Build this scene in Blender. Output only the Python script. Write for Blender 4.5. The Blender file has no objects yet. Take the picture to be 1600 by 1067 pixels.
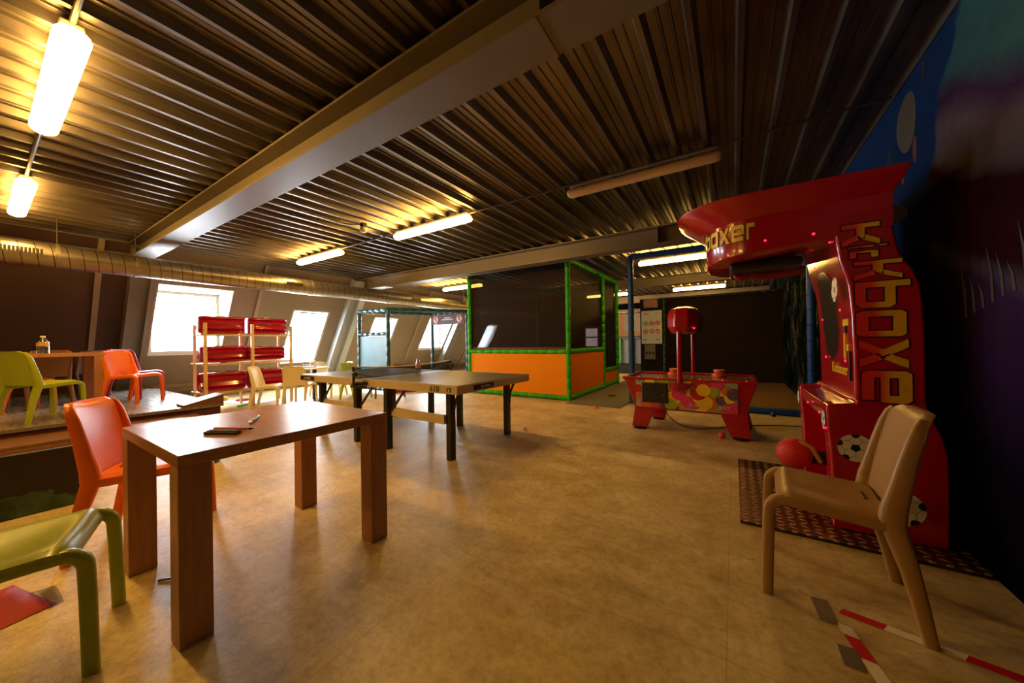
import bpy, bmesh, math, random
from mathutils import Vector, Matrix, Euler
random.seed(7)
S = bpy.context.scene
C = bpy.context.collection
PI = math.pi

# ------------------------------------------------------------------ camera
cd = bpy.data.cameras.new('camera'); cam = bpy.data.objects.new('camera', cd); C.objects.link(cam)
cd.sensor_width = 36; cd.sensor_fit = 'HORIZONTAL'
cd.lens = 540.06 / 1600 * 36
cd.clip_start = 0.02
YAW, PITCH, ROLL = 0.57050616, 0.00231875, -0.01351669
cy, sy, cp, sp = math.cos(YAW), math.sin(YAW), math.cos(PITCH), math.sin(PITCH)
fw = Vector((-sy*cp, cy*cp, sp)); rt = Vector((cy, sy, 0)); up = rt.cross(fw)
c_, s_ = math.cos(ROLL), math.sin(ROLL)
r2 = c_*rt + s_*up; u2 = -s_*rt + c_*up
M = Matrix((r2, u2, -fw)).transposed().to_4x4(); M.translation = Vector((0, 0, 1.16))
cam.matrix_world = M
S.camera = cam

# ------------------------------------------------------------------ world, exposure
S.view_settings.view_transform = 'Standard'
S.view_settings.look = 'None'
S.view_settings.exposure = 0.75
S.view_settings.gamma = 1
S.view_settings.use_curve_mapping = False
w = bpy.data.worlds.new('world'); S.world = w; w.use_nodes = True
w.node_tree.nodes['Background'].inputs[0].default_value = (0.86, 0.93, 1.0, 1)
w.node_tree.nodes['Background'].inputs[1].default_value = 28.0
LAMP = 36.0
LAMP_COL = (1.0, 0.54, 0.115)
def portal(name, loc, sx, sz, rot):
    l = bpy.data.lights.new(name, 'AREA'); l.shape = 'RECTANGLE'; l.size = sx; l.size_y = sz
    l.cycles.is_portal = True
    o = bpy.data.objects.new(name, l); C.objects.link(o); o.location = loc; o.rotation_euler = rot

# ------------------------------------------------------------------ materials
MATS = {}
def mat(name, col, rough=0.5, metal=0.0, spec=0.5, noise=None, bump=0, bscale=40, coat=0, emit=None, estr=0, alpha=1):
    if name in MATS: return MATS[name]
    m = bpy.data.materials.new(name); m.use_nodes = True
    nt = m.node_tree; b = nt.nodes['Principled BSDF']
    b.inputs['Base Color'].default_value = (*col, 1)
    b.inputs['Roughness'].default_value = rough
    b.inputs['Metallic'].default_value = metal
    b.inputs['Specular IOR Level'].default_value = spec
    b.inputs['Coat Weight'].default_value = coat
    b.inputs['Coat Roughness'].default_value = 0.06
    b.inputs['Alpha'].default_value = alpha
    if emit:
        b.inputs['Emission Color'].default_value = (*emit, 1); b.inputs['Emission Strength'].default_value = estr
    tc = nt.nodes.new('ShaderNodeTexCoord')
    # every material carries a slight procedural variation
    amt, sc = noise if noise else (0.08, 6.0)
    n = nt.nodes.new('ShaderNodeTexNoise'); n.inputs['Scale'].default_value = sc; n.inputs['Detail'].default_value = 5
    nt.links.new(tc.outputs['Object'], n.inputs['Vector'])
    mx = nt.nodes.new('ShaderNodeMix'); mx.data_type = 'RGBA'
    mx.inputs[6].default_value = (*[c*(1-amt) for c in col], 1)
    mx.inputs[7].default_value = (*[min(1, c*(1+amt)) for c in col], 1)
    nt.links.new(n.outputs['Fac'], mx.inputs[0]); nt.links.new(mx.outputs[2], b.inputs['Base Color'])
    if bump:
        n2 = nt.nodes.new('ShaderNodeTexNoise'); n2.inputs['Scale'].default_value = bscale; n2.inputs['Detail'].default_value = 4
        nt.links.new(tc.outputs['Object'], n2.inputs['Vector'])
        bp = nt.nodes.new('ShaderNodeBump'); bp.inputs['Strength'].default_value = bump; bp.inputs['Distance'].default_value = 0.01
        nt.links.new(n2.outputs['Fac'], bp.inputs['Height']); nt.links.new(bp.outputs[0], b.inputs['Normal'])
    MATS[name] = m
    return m
def ramp(nt, stops, interp='LINEAR'):
    r = nt.nodes.new('ShaderNodeValToRGB'); r.color_ramp.interpolation = interp
    while len(r.color_ramp.elements) < len(stops): r.color_ramp.elements.new(0.5)
    for e, (p, c) in zip(r.color_ramp.elements, stops): e.position = p; e.color = (*c, 1)
    return r
def base_mat(name, rough=0.5, metal=0):
    m = bpy.data.materials.new(name); m.use_nodes = True; MATS[name] = m
    b = m.node_tree.nodes['Principled BSDF']; b.inputs['Roughness'].default_value = rough; b.inputs['Metallic'].default_value = metal
    return m, m.node_tree, b
def noise_node(nt, vec, scale, detail=5, rough=0.6, mapping=None):
    if mapping:
        mp = nt.nodes.new('ShaderNodeMapping'); mp.inputs['Scale'].default_value = mapping
        nt.links.new(vec, mp.inputs[0]); vec = mp.outputs[0]
    n = nt.nodes.new('ShaderNodeTexNoise'); n.inputs['Scale'].default_value = scale
    n.inputs['Detail'].default_value = detail; n.inputs['Roughness'].default_value = rough
    nt.links.new(vec, n.inputs['Vector']); return n
def mixc(nt, fac, a, b, mode='MIX'):
    x = nt.nodes.new('ShaderNodeMix'); x.data_type = 'RGBA'; x.blend_type = mode
    for i, v in ((0, fac), (6, a), (7, b)):
        if isinstance(v, (int, float)): x.inputs[i].default_value = v
        elif isinstance(v, tuple): x.inputs[i].default_value = (*v, 1)
        else: nt.links.new(v, x.inputs[i])
    return x.outputs[2]
def mth(nt, op, a, b=None, clamp=False):
    x = nt.nodes.new('ShaderNodeMath'); x.operation = op; x.use_clamp = clamp
    for i, v in ((0, a), (1, b)):
        if v is None: continue
        if isinstance(v, (int, float)): x.inputs[i].default_value = v
        else: nt.links.new(v, x.inputs[i])
    return x.outputs[0]

def floor_mat():
    m, nt, b = base_mat('worn_floor')
    tc = nt.nodes.new('ShaderNodeTexCoord'); v = tc.outputs['Object']
    n1 = noise_node(nt, v, 1.1, 6, 0.65); n2 = noise_node(nt, v, 5, 8, 0.75); n3 = noise_node(nt, v, 26, 8, 0.7)
    r1 = ramp(nt, [(0.28, (0.50, 0.36, 0.15)), (0.5, (0.74, 0.59, 0.29)), (0.70, (0.88, 0.76, 0.46))])
    nt.links.new(n2.outputs['Fac'], r1.inputs[0])
    r2 = ramp(nt, [(0.34, (0.56, 0.46, 0.31)), (0.56, (1, 1, 1))]); nt.links.new(n1.outputs['Fac'], r2.inputs[0])
    r3 = ramp(nt, [(0.36, (0.74, 0.68, 0.58)), (0.54, (1, 1, 1))]); nt.links.new(n3.outputs['Fac'], r3.inputs[0])
    c = mixc(nt, 0.75, r1.outputs[0], r2.outputs[0], 'MULTIPLY'); c = mixc(nt, 0.8, c, r3.outputs[0], 'MULTIPLY')
    # scraped streaks
    n4 = noise_node(nt, v, 3.0, 6, 0.7, (0.35, 3.2, 1)); r4 = ramp(nt, [(0.56, (1, 1, 1)), (0.68, (0.74, 0.68, 0.60))]); nt.links.new(n4.outputs['Fac'], r4.inputs[0])
    c = mixc(nt, 0.7, c, r4.outputs[0], 'MULTIPLY')
    # brown patch, darker towards its middle, near the table tennis table
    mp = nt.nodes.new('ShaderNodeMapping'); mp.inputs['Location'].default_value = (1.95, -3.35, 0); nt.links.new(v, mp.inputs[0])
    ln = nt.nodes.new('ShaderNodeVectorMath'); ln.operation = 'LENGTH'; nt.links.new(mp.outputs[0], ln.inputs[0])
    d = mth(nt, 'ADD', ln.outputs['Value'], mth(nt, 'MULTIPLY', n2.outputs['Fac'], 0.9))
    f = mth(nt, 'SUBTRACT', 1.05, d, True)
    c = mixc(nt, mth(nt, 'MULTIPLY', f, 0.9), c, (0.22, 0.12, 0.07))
    # joints between boards
    sp = nt.nodes.new('ShaderNodeSeparateXYZ'); nt.links.new(v, sp.inputs[0])
    for ax, per, off in ((0, 1.22, 0.53), (1, 2.44, 0.9)):
        q = mth(nt, 'ABSOLUTE', mth(nt, 'SUBTRACT', mth(nt, 'FRACT', mth(nt, 'ADD', mth(nt, 'DIVIDE', sp.outputs[ax], per), off)), 0.5))
        g = mth(nt, 'LESS_THAN', q, 0.0022/per)
        c = mixc(nt, mth(nt, 'MULTIPLY', g, 0.35), c, (0.2, 0.13, 0.07))
    nt.links.new(c, b.inputs['Base Color'])
    rr = nt.nodes.new('ShaderNodeMapRange'); rr.inputs[3].default_value = 0.2; rr.inputs[4].default_value = 0.62
    nt.links.new(n2.outputs['Fac'], rr.inputs[0]); nt.links.new(rr.outputs[0], b.inputs['Roughness'])
    bp = nt.nodes.new('ShaderNodeBump'); bp.inputs['Strength'].default_value = 0.35; bp.inputs['Distance'].default_value = 0.02
    nt.links.new(n2.outputs['Fac'], bp.inputs['Height']); nt.links.new(bp.outputs[0], b.inputs['Normal'])
    return m
def deck_mat():
    m, nt, b = base_mat('galvanised_deck', 0.34, 0.85)
    tc = nt.nodes.new('ShaderNodeTexCoord')
    n = noise_node(nt, tc.outputs['Object'], 1.2, 5, 0.6, (4, 0.7, 1))
    r = ramp(nt, [(0.3, (0.12, 0.10, 0.08)), (0.7, (0.27, 0.235, 0.20))]); nt.links.new(n.outputs['Fac'], r.inputs[0])
    nt.links.new(r.outputs[0], b.inputs['Base Color'])
    rr = nt.nodes.new('ShaderNodeMapRange'); rr.inputs[3].default_value = 0.25; rr.inputs[4].default_value = 0.5
    nt.links.new(n.outputs['Fac'], rr.inputs[0]); nt.links.new(rr.outputs[0], b.inputs['Roughness'])
    return m
def wood_mat(name, c1, c2, rough=0.35, axis=(1, 12, 12), scale=4):
    m, nt, b = base_mat(name, rough)
    tc = nt.nodes.new('ShaderNodeTexCoord')
    n = noise_node(nt, tc.outputs['Object'], scale, 7, 0.6, axis)
    r = ramp(nt, [(0.3, c1), (0.7, c2)]); nt.links.new(n.outputs['Fac'], r.inputs[0])
    nt.links.new(r.outputs[0], b.inputs['Base Color'])
    return m
def net_mat(name, col, a):
    m = bpy.data.materials.new(name); m.use_nodes = True; MATS[name] = m
    nt = m.node_tree; out = nt.nodes['Material Output']; b = nt.nodes['Principled BSDF']
    b.inputs['Base Color'].default_value = (*col, 1); b.inputs['Roughness'].default_value = 0.6; b.inputs['Specular IOR Level'].default_value = 0.1
    t = nt.nodes.new('ShaderNodeBsdfTransparent'); x = nt.nodes.new('ShaderNodeMixShader')
    tc = nt.nodes.new('ShaderNodeTexCoord')
    n = noise_node(nt, tc.outputs['Object'], 2.0, 3)
    mr = nt.nodes.new('ShaderNodeMapRange'); mr.inputs[3].default_value = a-0.06; mr.inputs[4].default_value = a+0.06
    nt.links.new(n.outputs['Fac'], mr.inputs[0]); nt.links.new(mr.outputs[0], x.inputs[0])
    nt.links.new(t.outputs[0], x.inputs[1]); nt.links.new(b.outputs[0], x.inputs[2]); nt.links.new(x.outputs[0], out.inputs[0])
    return m
def glass_mat(name, col=(1, 1, 1), fac=0.12):
    m = bpy.data.materials.new(name); m.use_nodes = True; MATS[name] = m
    nt = m.node_tree; out = nt.nodes['Material Output']; nt.nodes.remove(nt.nodes['Principled BSDF'])
    t = nt.nodes.new('ShaderNodeBsdfTransparent'); t.inputs[0].default_value = (*col, 1)
    g = nt.nodes.new('ShaderNodeBsdfGlossy'); g.inputs['Roughness'].default_value = 0.03
    x = nt.nodes.new('ShaderNodeMixShader'); x.inputs[0].default_value = fac
    nt.links.new(t.outputs[0], x.inputs[1]); nt.links.new(g.outputs[0], x.inputs[2]); nt.links.new(x.outputs[0], out.inputs[0])
    return m

FLOOR = floor_mat(); DECK = deck_mat()
STEEL = mat('painted_steel', (0.185, 0.155, 0.12), 0.45, noise=(0.12, 3))
STEELG = mat('grey_steel', (0.30, 0.31, 0.33), 0.45)
CREAM = mat('cream_paint', (0.62, 0.55, 0.32), 0.5)
WALLL = mat('taupe_panel', (0.205, 0.15, 0.108), 0.6, noise=(0.08, 2))
WALLD = mat('dark_brown_panel', (0.07, 0.032, 0.02), 0.65, noise=(0.3, 2))
BATTEN = mat('wall_batten', (0.27, 0.205, 0.15), 0.55)
BLACKW = mat('black_wall', (0.018, 0.012, 0.009), 0.8, spec=0.08, noise=(0.4, 3))
WHITEP = mat('white_frame', (0.42, 0.40, 0.37), 0.4)
REVEAL = mat('white_reveal', (0.52, 0.50, 0.42), 0.6)
def duct_mat():
    m, nt, b = base_mat('spiral_duct', 0.33, 0.9)
    tc = nt.nodes.new('ShaderNodeTexCoord'); v = tc.outputs['Object']; sp = nt.nodes.new('ShaderNodeSeparateXYZ'); nt.links.new(v, sp.inputs[0])
    n = noise_node(nt, v, 3, 4, 0.6)
    r = ramp(nt, [(0.3, (0.30, 0.255, 0.20)), (0.7, (0.44, 0.39, 0.32))]); nt.links.new(n.outputs['Fac'], r.inputs[0])
    ang = mth(nt, 'MULTIPLY', mth(nt, 'ARCTAN2', sp.outputs[2], sp.outputs[0]), 0.127/(2*PI))
    f = mth(nt, 'LESS_THAN', mth(nt, 'FRACT', mth(nt, 'DIVIDE', mth(nt, 'ADD', sp.outputs[1], ang), 0.127)), 0.07)
    nt.links.new(mixc(nt, f, r.outputs[0], (0.07, 0.055, 0.04)), b.inputs['Base Color'])
    return m
DUCT = duct_mat()
SEAM = mat('duct_seam', (0.32, 0.28, 0.22), 0.4, 0.8)
DARK = mat('black_plastic', (0.018, 0.016, 0.016), 0.4)
RUBBER = mat('black_rubber', (0.02, 0.018, 0.018), 0.75)
WOODT = wood_mat('beech_laminate', (0.40, 0.185, 0.075), (0.54, 0.28, 0.13), 0.27, (1.5, 14, 14), 3)
WOODL = wood_mat('leg_laminate', (0.36, 0.155, 0.065), (0.48, 0.235, 0.11), 0.4, (14, 14, 1.2), 3)
STAGEW = wood_mat('stage_boards', (0.17, 0.145, 0.13), (0.26, 0.225, 0.20), 0.27, (0.6, 9, 1), 3)
LIPW = wood_mat('stage_edge_wood', (0.14, 0.055, 0.022), (0.26, 0.115, 0.05), 0.35, (9, 0.8, 9), 3)
PINE = wood_mat('pine', (0.62, 0.40, 0.19), (0.80, 0.58, 0.33), 0.5, (10, 10, 1), 3)
DARKRED = mat('dark_red_riser', (0.09, 0.018, 0.012), 0.5)
ORANGE = mat('orange_plastic', (0.85, 0.155, 0.004), 0.3, spec=0.55, bump=0.05, bscale=300)
LIME = mat('lime_plastic', (0.40, 0.48, 0.015), 0.3, spec=0.55, bump=0.05, bscale=300)
TAN = mat('tan_plastic', (0.36, 0.20, 0.06), 0.42, bump=0.05, bscale=300)
IVORY = mat('ivory_plastic', (0.80, 0.72, 0.50), 0.4)
CRIMSON = mat('crimson_plastic', (0.45, 0.01, 0.045), 0.35)
BROWN = mat('brown_plastic', (0.16, 0.065, 0.03), 0.4)
BLUEP = mat('navy_plastic', (0.03, 0.05, 0.09), 0.4)
GREENF = mat('green_foam', (0.04, 0.40, 0.005), 0.5, spec=0.3, noise=(0.15, 5))
BLUEF = mat('blue_foam', (0.012, 0.085, 0.34), 0.4, spec=0.35, noise=(0.15, 5))
TEALF = mat('petrol_foam', (0.012, 0.085, 0.16), 0.35, noise=(0.15, 5))
PANELO = mat('orange_panel', (0.78, 0.27, 0.0), 0.6, spec=0.12, noise=(0.05, 1))
PANELB = mat('light_blue_panel', (0.20, 0.42, 0.66), 0.35, noise=(0.15, 3))
REDM = mat('glossy_red', (0.42, 0.003, 0.010), 0.22, coat=0.5, noise=(0.06, 3))
REDB = mat('red_ball', (0.62, 0.03, 0.025), 0.55, bump=0.2, bscale=120)
WHITE = mat('white_print', (0.72, 0.70, 0.62), 0.5)
BLACKP = mat('black_print', (0.008, 0.006, 0.008), 0.4)
GREYTOP = mat('grey_tabletop', (0.095, 0.085, 0.065), 0.42, noise=(0.06, 4))
EDGEB = mat('beige_edge', (0.56, 0.47, 0.33), 0.4)
SLED = mat('red_sled', (0.36, 0.003, 0.028), 0.16, coat=0.4, noise=(0.15, 9))
GOLD = mat('tan_rope', (0.62, 0.42, 0.16), 0.6)
CARPET = mat('grey_carpet', (0.17, 0.165, 0.13), 0.9, bump=0.4, bscale=200, noise=(0.15, 20))
MATY = mat('ochre_mat', (0.16, 0.085, 0.02), 0.6)
CONDUIT = mat('dark_conduit', (0.10, 0.085, 0.07), 0.4, 0.4)
CHROME = mat('brushed_chrome', (0.6, 0.6, 0.58), 0.22, 1.0)
NETB = net_mat('black_net', (0.018, 0.009, 0.006), 0.84)
NETR = net_mat('sagging_net', (0.03, 0.03, 0.045), 0.72)
NETW = net_mat('white_net', (0.65, 0.66, 0.70), 0.6)
GLASS = glass_mat('window_glass'); CLEAR = glass_mat('clear_plastic', (0.80, 0.83, 0.85), 0.32)
LEDR = mat('red_led', (0.9, 0.02, 0.06), 0.4, emit=(1, 0.02, 0.08), estr=1.6)
DIFF = mat('lamp_diffuser', (0.9, 0.85, 0.7), 0.4, emit=LAMP_COL, estr=LAMP)
DIFFOFF = mat('dead_lamp_diffuser', (0.80, 0.55, 0.28), 0.3)

# ------------------------------------------------------------------ mesh helpers
class MB:
    def __init__(s): s.v = []; s.f = []; s.m = []; s.mats = []
    def mi(s, m):
        if m is None: return 0
        if m not in s.mats: s.mats.append(m)
        return s.mats.index(m)
    def add(s, vs, fs, m=None):
        o = len(s.v); s.v += [Vector(v) for v in vs]; k = s.mi(m)
        for f in fs: s.f.append([o+i for i in f]); s.m.append(k)
        return s
    def box(s, c, d, rot=None, m=None, frm=None):
        x, y, z = d[0]/2, d[1]/2, d[2]/2
        vs = [Vector((a*x, b*y, e*z)) for e in (-1, 1) for a, b in ((-1, -1), (1, -1), (1, 1), (-1, 1))]
        if rot: R = Euler(rot).to_matrix(); vs = [R @ v for v in vs]
        vs = [v+Vector(c) for v in vs]
        return s.add(vs, [(3, 2, 1, 0), (4, 5, 6, 7), (0, 1, 5, 4), (1, 2, 6, 5), (2, 3, 7, 6), (3, 0, 4, 7)], m)
    def bb(s, x0, x1, y0, y1, z0, z1, m=None):
        return s.box(((x0+x1)/2, (y0+y1)/2, (z0+z1)/2), (abs(x1-x0), abs(y1-y0), abs(z1-z0)), m=m)
    def prism(s, poly, fn0, fn1, m=None):
        n = len(poly); vs = [fn0(*p) for p in poly]+[fn1(*p) for p in poly]
        fs = [tuple(range(n))[::-1], tuple(range(n, 2*n))]+[(i, (i+1) % n, n+(i+1) % n, n+i) for i in range(n)]
        return s.add(vs, fs, m)
    def ringloft(s, rings, m=None, cap=True, closed=True):
        n = len(rings[0]); vs = [p for r in rings for p in r]; fs = []
        for k in range(len(rings)-1):
            for i in range(n if closed else n-1):
                j = (i+1) % n; fs.append((k*n+i, k*n+j, (k+1)*n+j, (k+1)*n+i))
        if cap and closed: fs.append(tuple(range(n))[::-1]); fs.append(tuple(range((len(rings)-1)*n, len(rings)*n)))
        return s.add(vs, fs, m)
    def frame(s, t):
        t = t.normalized(); a = Vector((0, 0, 1)) if abs(t.z) < 0.9 else Vector((1, 0, 0))
        u = t.cross(a).normalized(); return u, u.cross(t).normalized()
    def tube(s, pts, r, n=10, m=None, cap=True):
        pts = [Vector(p) for p in pts]; rings = []
        rs = r if isinstance(r, (list, tuple)) else [r]*len(pts)
        u = None
        for i, p in enumerate(pts):
            t = (pts[min(i+1, len(pts)-1)]-pts[max(i-1, 0)]).normalized()
            if u is None: u, v = s.frame(t)
            else:
                u = (u-t*u.dot(t)).normalized(); v = u.cross(t).normalized()
            rings.append([p+u*math.cos(a*2*PI/n)*rs[i]+v*math.sin(a*2*PI/n)*rs[i] for a in range(n)])
        return s.ringloft(rings, m, cap)
    def lathe(s, prof, c=(0, 0, 0), axis=(0, 0, 1), n=16, m=None):
        ax = Vector(axis).normalized(); u, v = s.frame(ax); c = Vector(c)
        rings = [[c+ax*h+u*math.cos(a*2*PI/n)*r+v*math.sin(a*2*PI/n)*r for a in range(n)] for r, h in prof]
        return s.ringloft(rings, m, True)
    def sphere(s, c, r, n=16, m=None, sc=(1, 1, 1)):
        c = Vector(c); rings = []
        for k in range(1, n//2):
            th = PI*k/(n//2)
            rings.append([c+Vector((math.sin(th)*math.cos(2*PI*a/n)*r*sc[0], math.sin(th)*math.sin(2*PI*a/n)*r*sc[1], -math.cos(th)*r*sc[2])) for a in range(n)])
        o = len(s.v); s.ringloft(rings, m, False); k = s.mi(m)
        s.v += [c+Vector((0, 0, -r*sc[2])), c+Vector((0, 0, r*sc[2]))]; b, t = len(s.v)-2, len(s.v)-1; L = o+(len(rings)-1)*n
        for i in range(n):
            j = (i+1) % n; s.f.append([b, o+j, o+i]); s.m.append(k); s.f.append([t, L+i, L+j]); s.m.append(k)
        return s
    def grid(s, fn, nu, nv, m=None):
        vs = [fn(i/nu, j/nv) for j in range(nv+1) for i in range(nu+1)]
        return s.add(vs, [(j*(nu+1)+i, j*(nu+1)+i+1, (j+1)*(nu+1)+i+1, (j+1)*(nu+1)+i) for j in range(nv) for i in range(nu)], m)
    def build(s, name, m=None, parent=None, smooth=True, bevel=0, seg=2, ang=35, subsurf=0, solid=0):
        me = bpy.data.meshes.new(name); me.from_pydata([tuple(v) for v in s.v], [], s.f)
        ms = s.mats if s.mats else [m]
        for q in ms: me.materials.append(q)
        if s.mats: me.polygons.foreach_set('material_index', s.m)
        bm = bmesh.new(); bm.from_mesh(me); bmesh.ops.recalc_face_normals(bm, faces=bm.faces) ; bm.to_mesh(me); bm.free()
        if smooth:
            me.shade_smooth(); me.set_sharp_from_angle(angle=math.radians(ang))
        o = bpy.data.objects.new(name, me); C.objects.link(o)
        if parent: o.parent = parent
        if solid:
            q = o.modifiers.new('solid', 'SOLIDIFY'); q.thickness = solid; q.offset = 0
        if bevel:
            q = o.modifiers.new('bevel', 'BEVEL'); q.width = bevel; q.segments = seg; q.limit_method = 'ANGLE'; q.angle_limit = math.radians(40); q.harden_normals = True
        if subsurf:
            q = o.modifiers.new('sub', 'SUBSURF'); q.levels = subsurf; q.render_levels = subsurf
        return o
def tag(o, label=None, cat=None, group=None, kind=None):
    if label: o['label'] = label
    if cat: o['category'] = cat
    if group: o['group'] = group
    if kind: o['kind'] = kind
    return o
def thing(name, label, cat, loc=(0, 0, 0), rz=0, group=None, scale=1):
    o = bpy.data.objects.new(name, None); C.objects.link(o); o.empty_display_size = 0.1
    o.location = loc; o.rotation_euler = (0, 0, rz); o.scale = (scale,)*3
    return tag(o, label, cat, group)
def struct(o, label=None): return tag(o, label, None, None, 'structure')
def dup(root, loc, rz, label, group=None, scale=None, swap=None):
    def cp(o, par):
        c = o.copy(); C.objects.link(c); c.parent = par
        if swap and c.data is not None:
            c.data = o.data.copy()
            for i, mm in enumerate(c.data.materials):
                if mm in swap: c.data.materials[i] = swap[mm]
        for ch in o.children: cp(ch, c)
        return c
    r = cp(root, None); r.location = loc; r.rotation_euler = (0, 0, rz); r['label'] = label
    if group: r['group'] = group
    if scale: r.scale = (scale,)*3
    return r

# =================================================================== ROOM
CZ = 2.95
XB, K = -10.4, 0.6
def slope_x(z): return XB+K*z
struct(MB().bb(-11.5, 1.3, -6.1, 16.2, -0.12, 0).build('floor', FLOOR, smooth=False))
# corrugated steel deck, ribs running along Y
PER = 0.2473; X0 = -1.178
prof = []
k0 = math.floor((-9.3-X0)/PER); k1 = math.ceil((1.2-X0)/PER)
for k in range(k0, k1+1):
    x = X0+k*PER
    for dx, dz in ((-0.016, 0), (0.016, 0), (0.038, 0.055), (0.085, 0.055), (0.092, 0.044), (0.100, 0.044), (0.107, 0.055), (0.148, 0.055), (0.154, 0.046), (0.161, 0.046), (0.167, 0.055), (0.209, 0.055)):
        prof.append((x+dx, CZ+dz))
b = MB(); NY = 5
rings = [[Vector((x, -6.1+22.3*j/NY, z)) for x, z in prof] for j in range(NY+1)]
b.ringloft(rings, DECK, False, False)
b.bb(-9.4, 1.3, -6.1, 16.2, CZ+0.075, CZ+0.12, DECK)
struct(b.build('ceiling', smooth=False))
# right wall, back wall, wall behind the camera, knee
def mural_mat():
    m, nt, b = base_mat('underwater_mural', 0.75); b.inputs['Specular IOR Level'].default_value = 0.0
    tc = nt.nodes.new('ShaderNodeTexCoord'); v = tc.outputs['Object']
    sp = nt.nodes.new('ShaderNodeSeparateXYZ'); nt.links.new(v, sp.inputs[0])
    nz = noise_node(nt, v, 1.6, 3); nf = noise_node(nt, v, 9, 6, 0.7)
    y = mth(nt, 'ADD', sp.outputs[1], mth(nt, 'MULTIPLY', nz.outputs['Fac'], 0.35))
    z = mth(nt, 'ADD', sp.outputs[2], mth(nt, 'MULTIPLY', nz.outputs['Fac'], 0.30))
    # open water: blue above, near black below
    rw = ramp(nt, [(0.0, (0.004, 0.005, 0.008)), (0.52, (0.006, 0.008, 0.02)), (0.66, (0.02, 0.045, 0.16)), (0.9, (0.03, 0.09, 0.26))])
    nt.links.new(mth(nt, 'DIVIDE', z, 3.2), rw.inputs[0])
    # large smooth painted rock: teal top, violet middle, dark red cleft, purple foot
    rr = ramp(nt, [(0.18, (0.010, 0.008, 0.016)), (0.33, (0.045, 0.022, 0.085)), (0.45, (0.07, 0.035, 0.11)), (0.475, (0.12, 0.10, 0.16)), (0.50, (0.05, 0.012, 0.014)),
                   (0.62, (0.05, 0.014, 0.012)), (0.645, (0.15, 0.14, 0.15)), (0.70, (0.20, 0.17, 0.20)), (0.745, (0.10, 0.05, 0.15)), (0.80, (0.09, 0.27, 0.27)), (0.95, (0.12, 0.38, 0.34))])
    zc = mth(nt, 'ADD', z, mth(nt, 'MULTIPLY', mth(nt, 'SUBTRACT', sp.outputs[1], 2.4), -0.42))
    nt.links.new(mth(nt, 'DIVIDE', zc, 3.2), rr.inputs[0])
    edge = mth(nt, 'ADD', y, mth(nt, 'MULTIPLY', mth(nt, 'POWER', mth(nt, 'ABSOLUTE', mth(nt, 'SUBTRACT', z, 1.9)), 2), 0.28))
    f = nt.nodes.new('ShaderNodeMapRange'); f.interpolation_type = 'SMOOTHSTEP'
    f.inputs[1].default_value = 3.38; f.inputs[2].default_value = 3.46; f.inputs[3].default_value = 1; f.inputs[4].default_value = 0
    nt.links.new(edge, f.inputs[0])
    c = mixc(nt, f.outputs[0], rw.outputs[0], rr.outputs[0])
    rf = ramp(nt, [(0.3, (0.75, 0.75, 0.75)), (0.7, (1.2, 1.2, 1.2))]); nt.links.new(nf.outputs['Fac'], rf.inputs[0])
    c = mixc(nt, 0.6, c, rf.outputs[0], 'MULTIPLY')
    # far half: dark wall with loose splashes of paint
    n5 = noise_node(nt, v, 3.4, 6, 0.75); n6 = noise_node(nt, v, 1.7, 4, 0.7)
    r5 = ramp(nt, [(0.35, (0.02, 0.035, 0.02)), (0.5, (0.012, 0.012, 0.014)), (0.58, (0.03, 0.05, 0.03)), (0.66, (0.16, 0.06, 0.02)), (0.72, (0.05, 0.02, 0.03))])
    nt.links.new(n5.outputs['Fac'], r5.inputs[0])
    r6 = ramp(nt, [(0.42, (0.2, 0.2, 0.2)), (0.6, (1, 1, 1))]); nt.links.new(n6.outputs['Fac'], r6.inputs[0])
    c5 = mixc(nt, 1.0, r5.outputs[0], r6.outputs[0], 'MULTIPLY')
    g = nt.nodes.new('ShaderNodeMapRange'); g.inputs[1].default_value = 5.6; g.inputs[2].default_value = 6.2; nt.links.new(sp.outputs[1], g.inputs[0])
    c = mixc(nt, 1.0, c, (0.42, 0.38, 0.42), 'MULTIPLY')
    c = mixc(nt, g.outputs[0], c, c5)
    nt.links.new(c, b.inputs['Base Color'])
    return m
struct(MB().bb(1.04, 1.2, -6.1, 16.2, 0, CZ+0.08).build('wall_right', mural_mat(), smooth=False), 'dark wall painted with an underwater scene in blue, teal and violet')
struct(MB().bb(-11.5, 1.3, 16.0, 16.2, 0, CZ+0.08).build('wall_back', BLACKW, smooth=False))
struct(MB().bb(-11.5, 1.3, -6.2, -6.0, 0, CZ+0.08).build('wall_front', WALLD, smooth=False))

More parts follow.
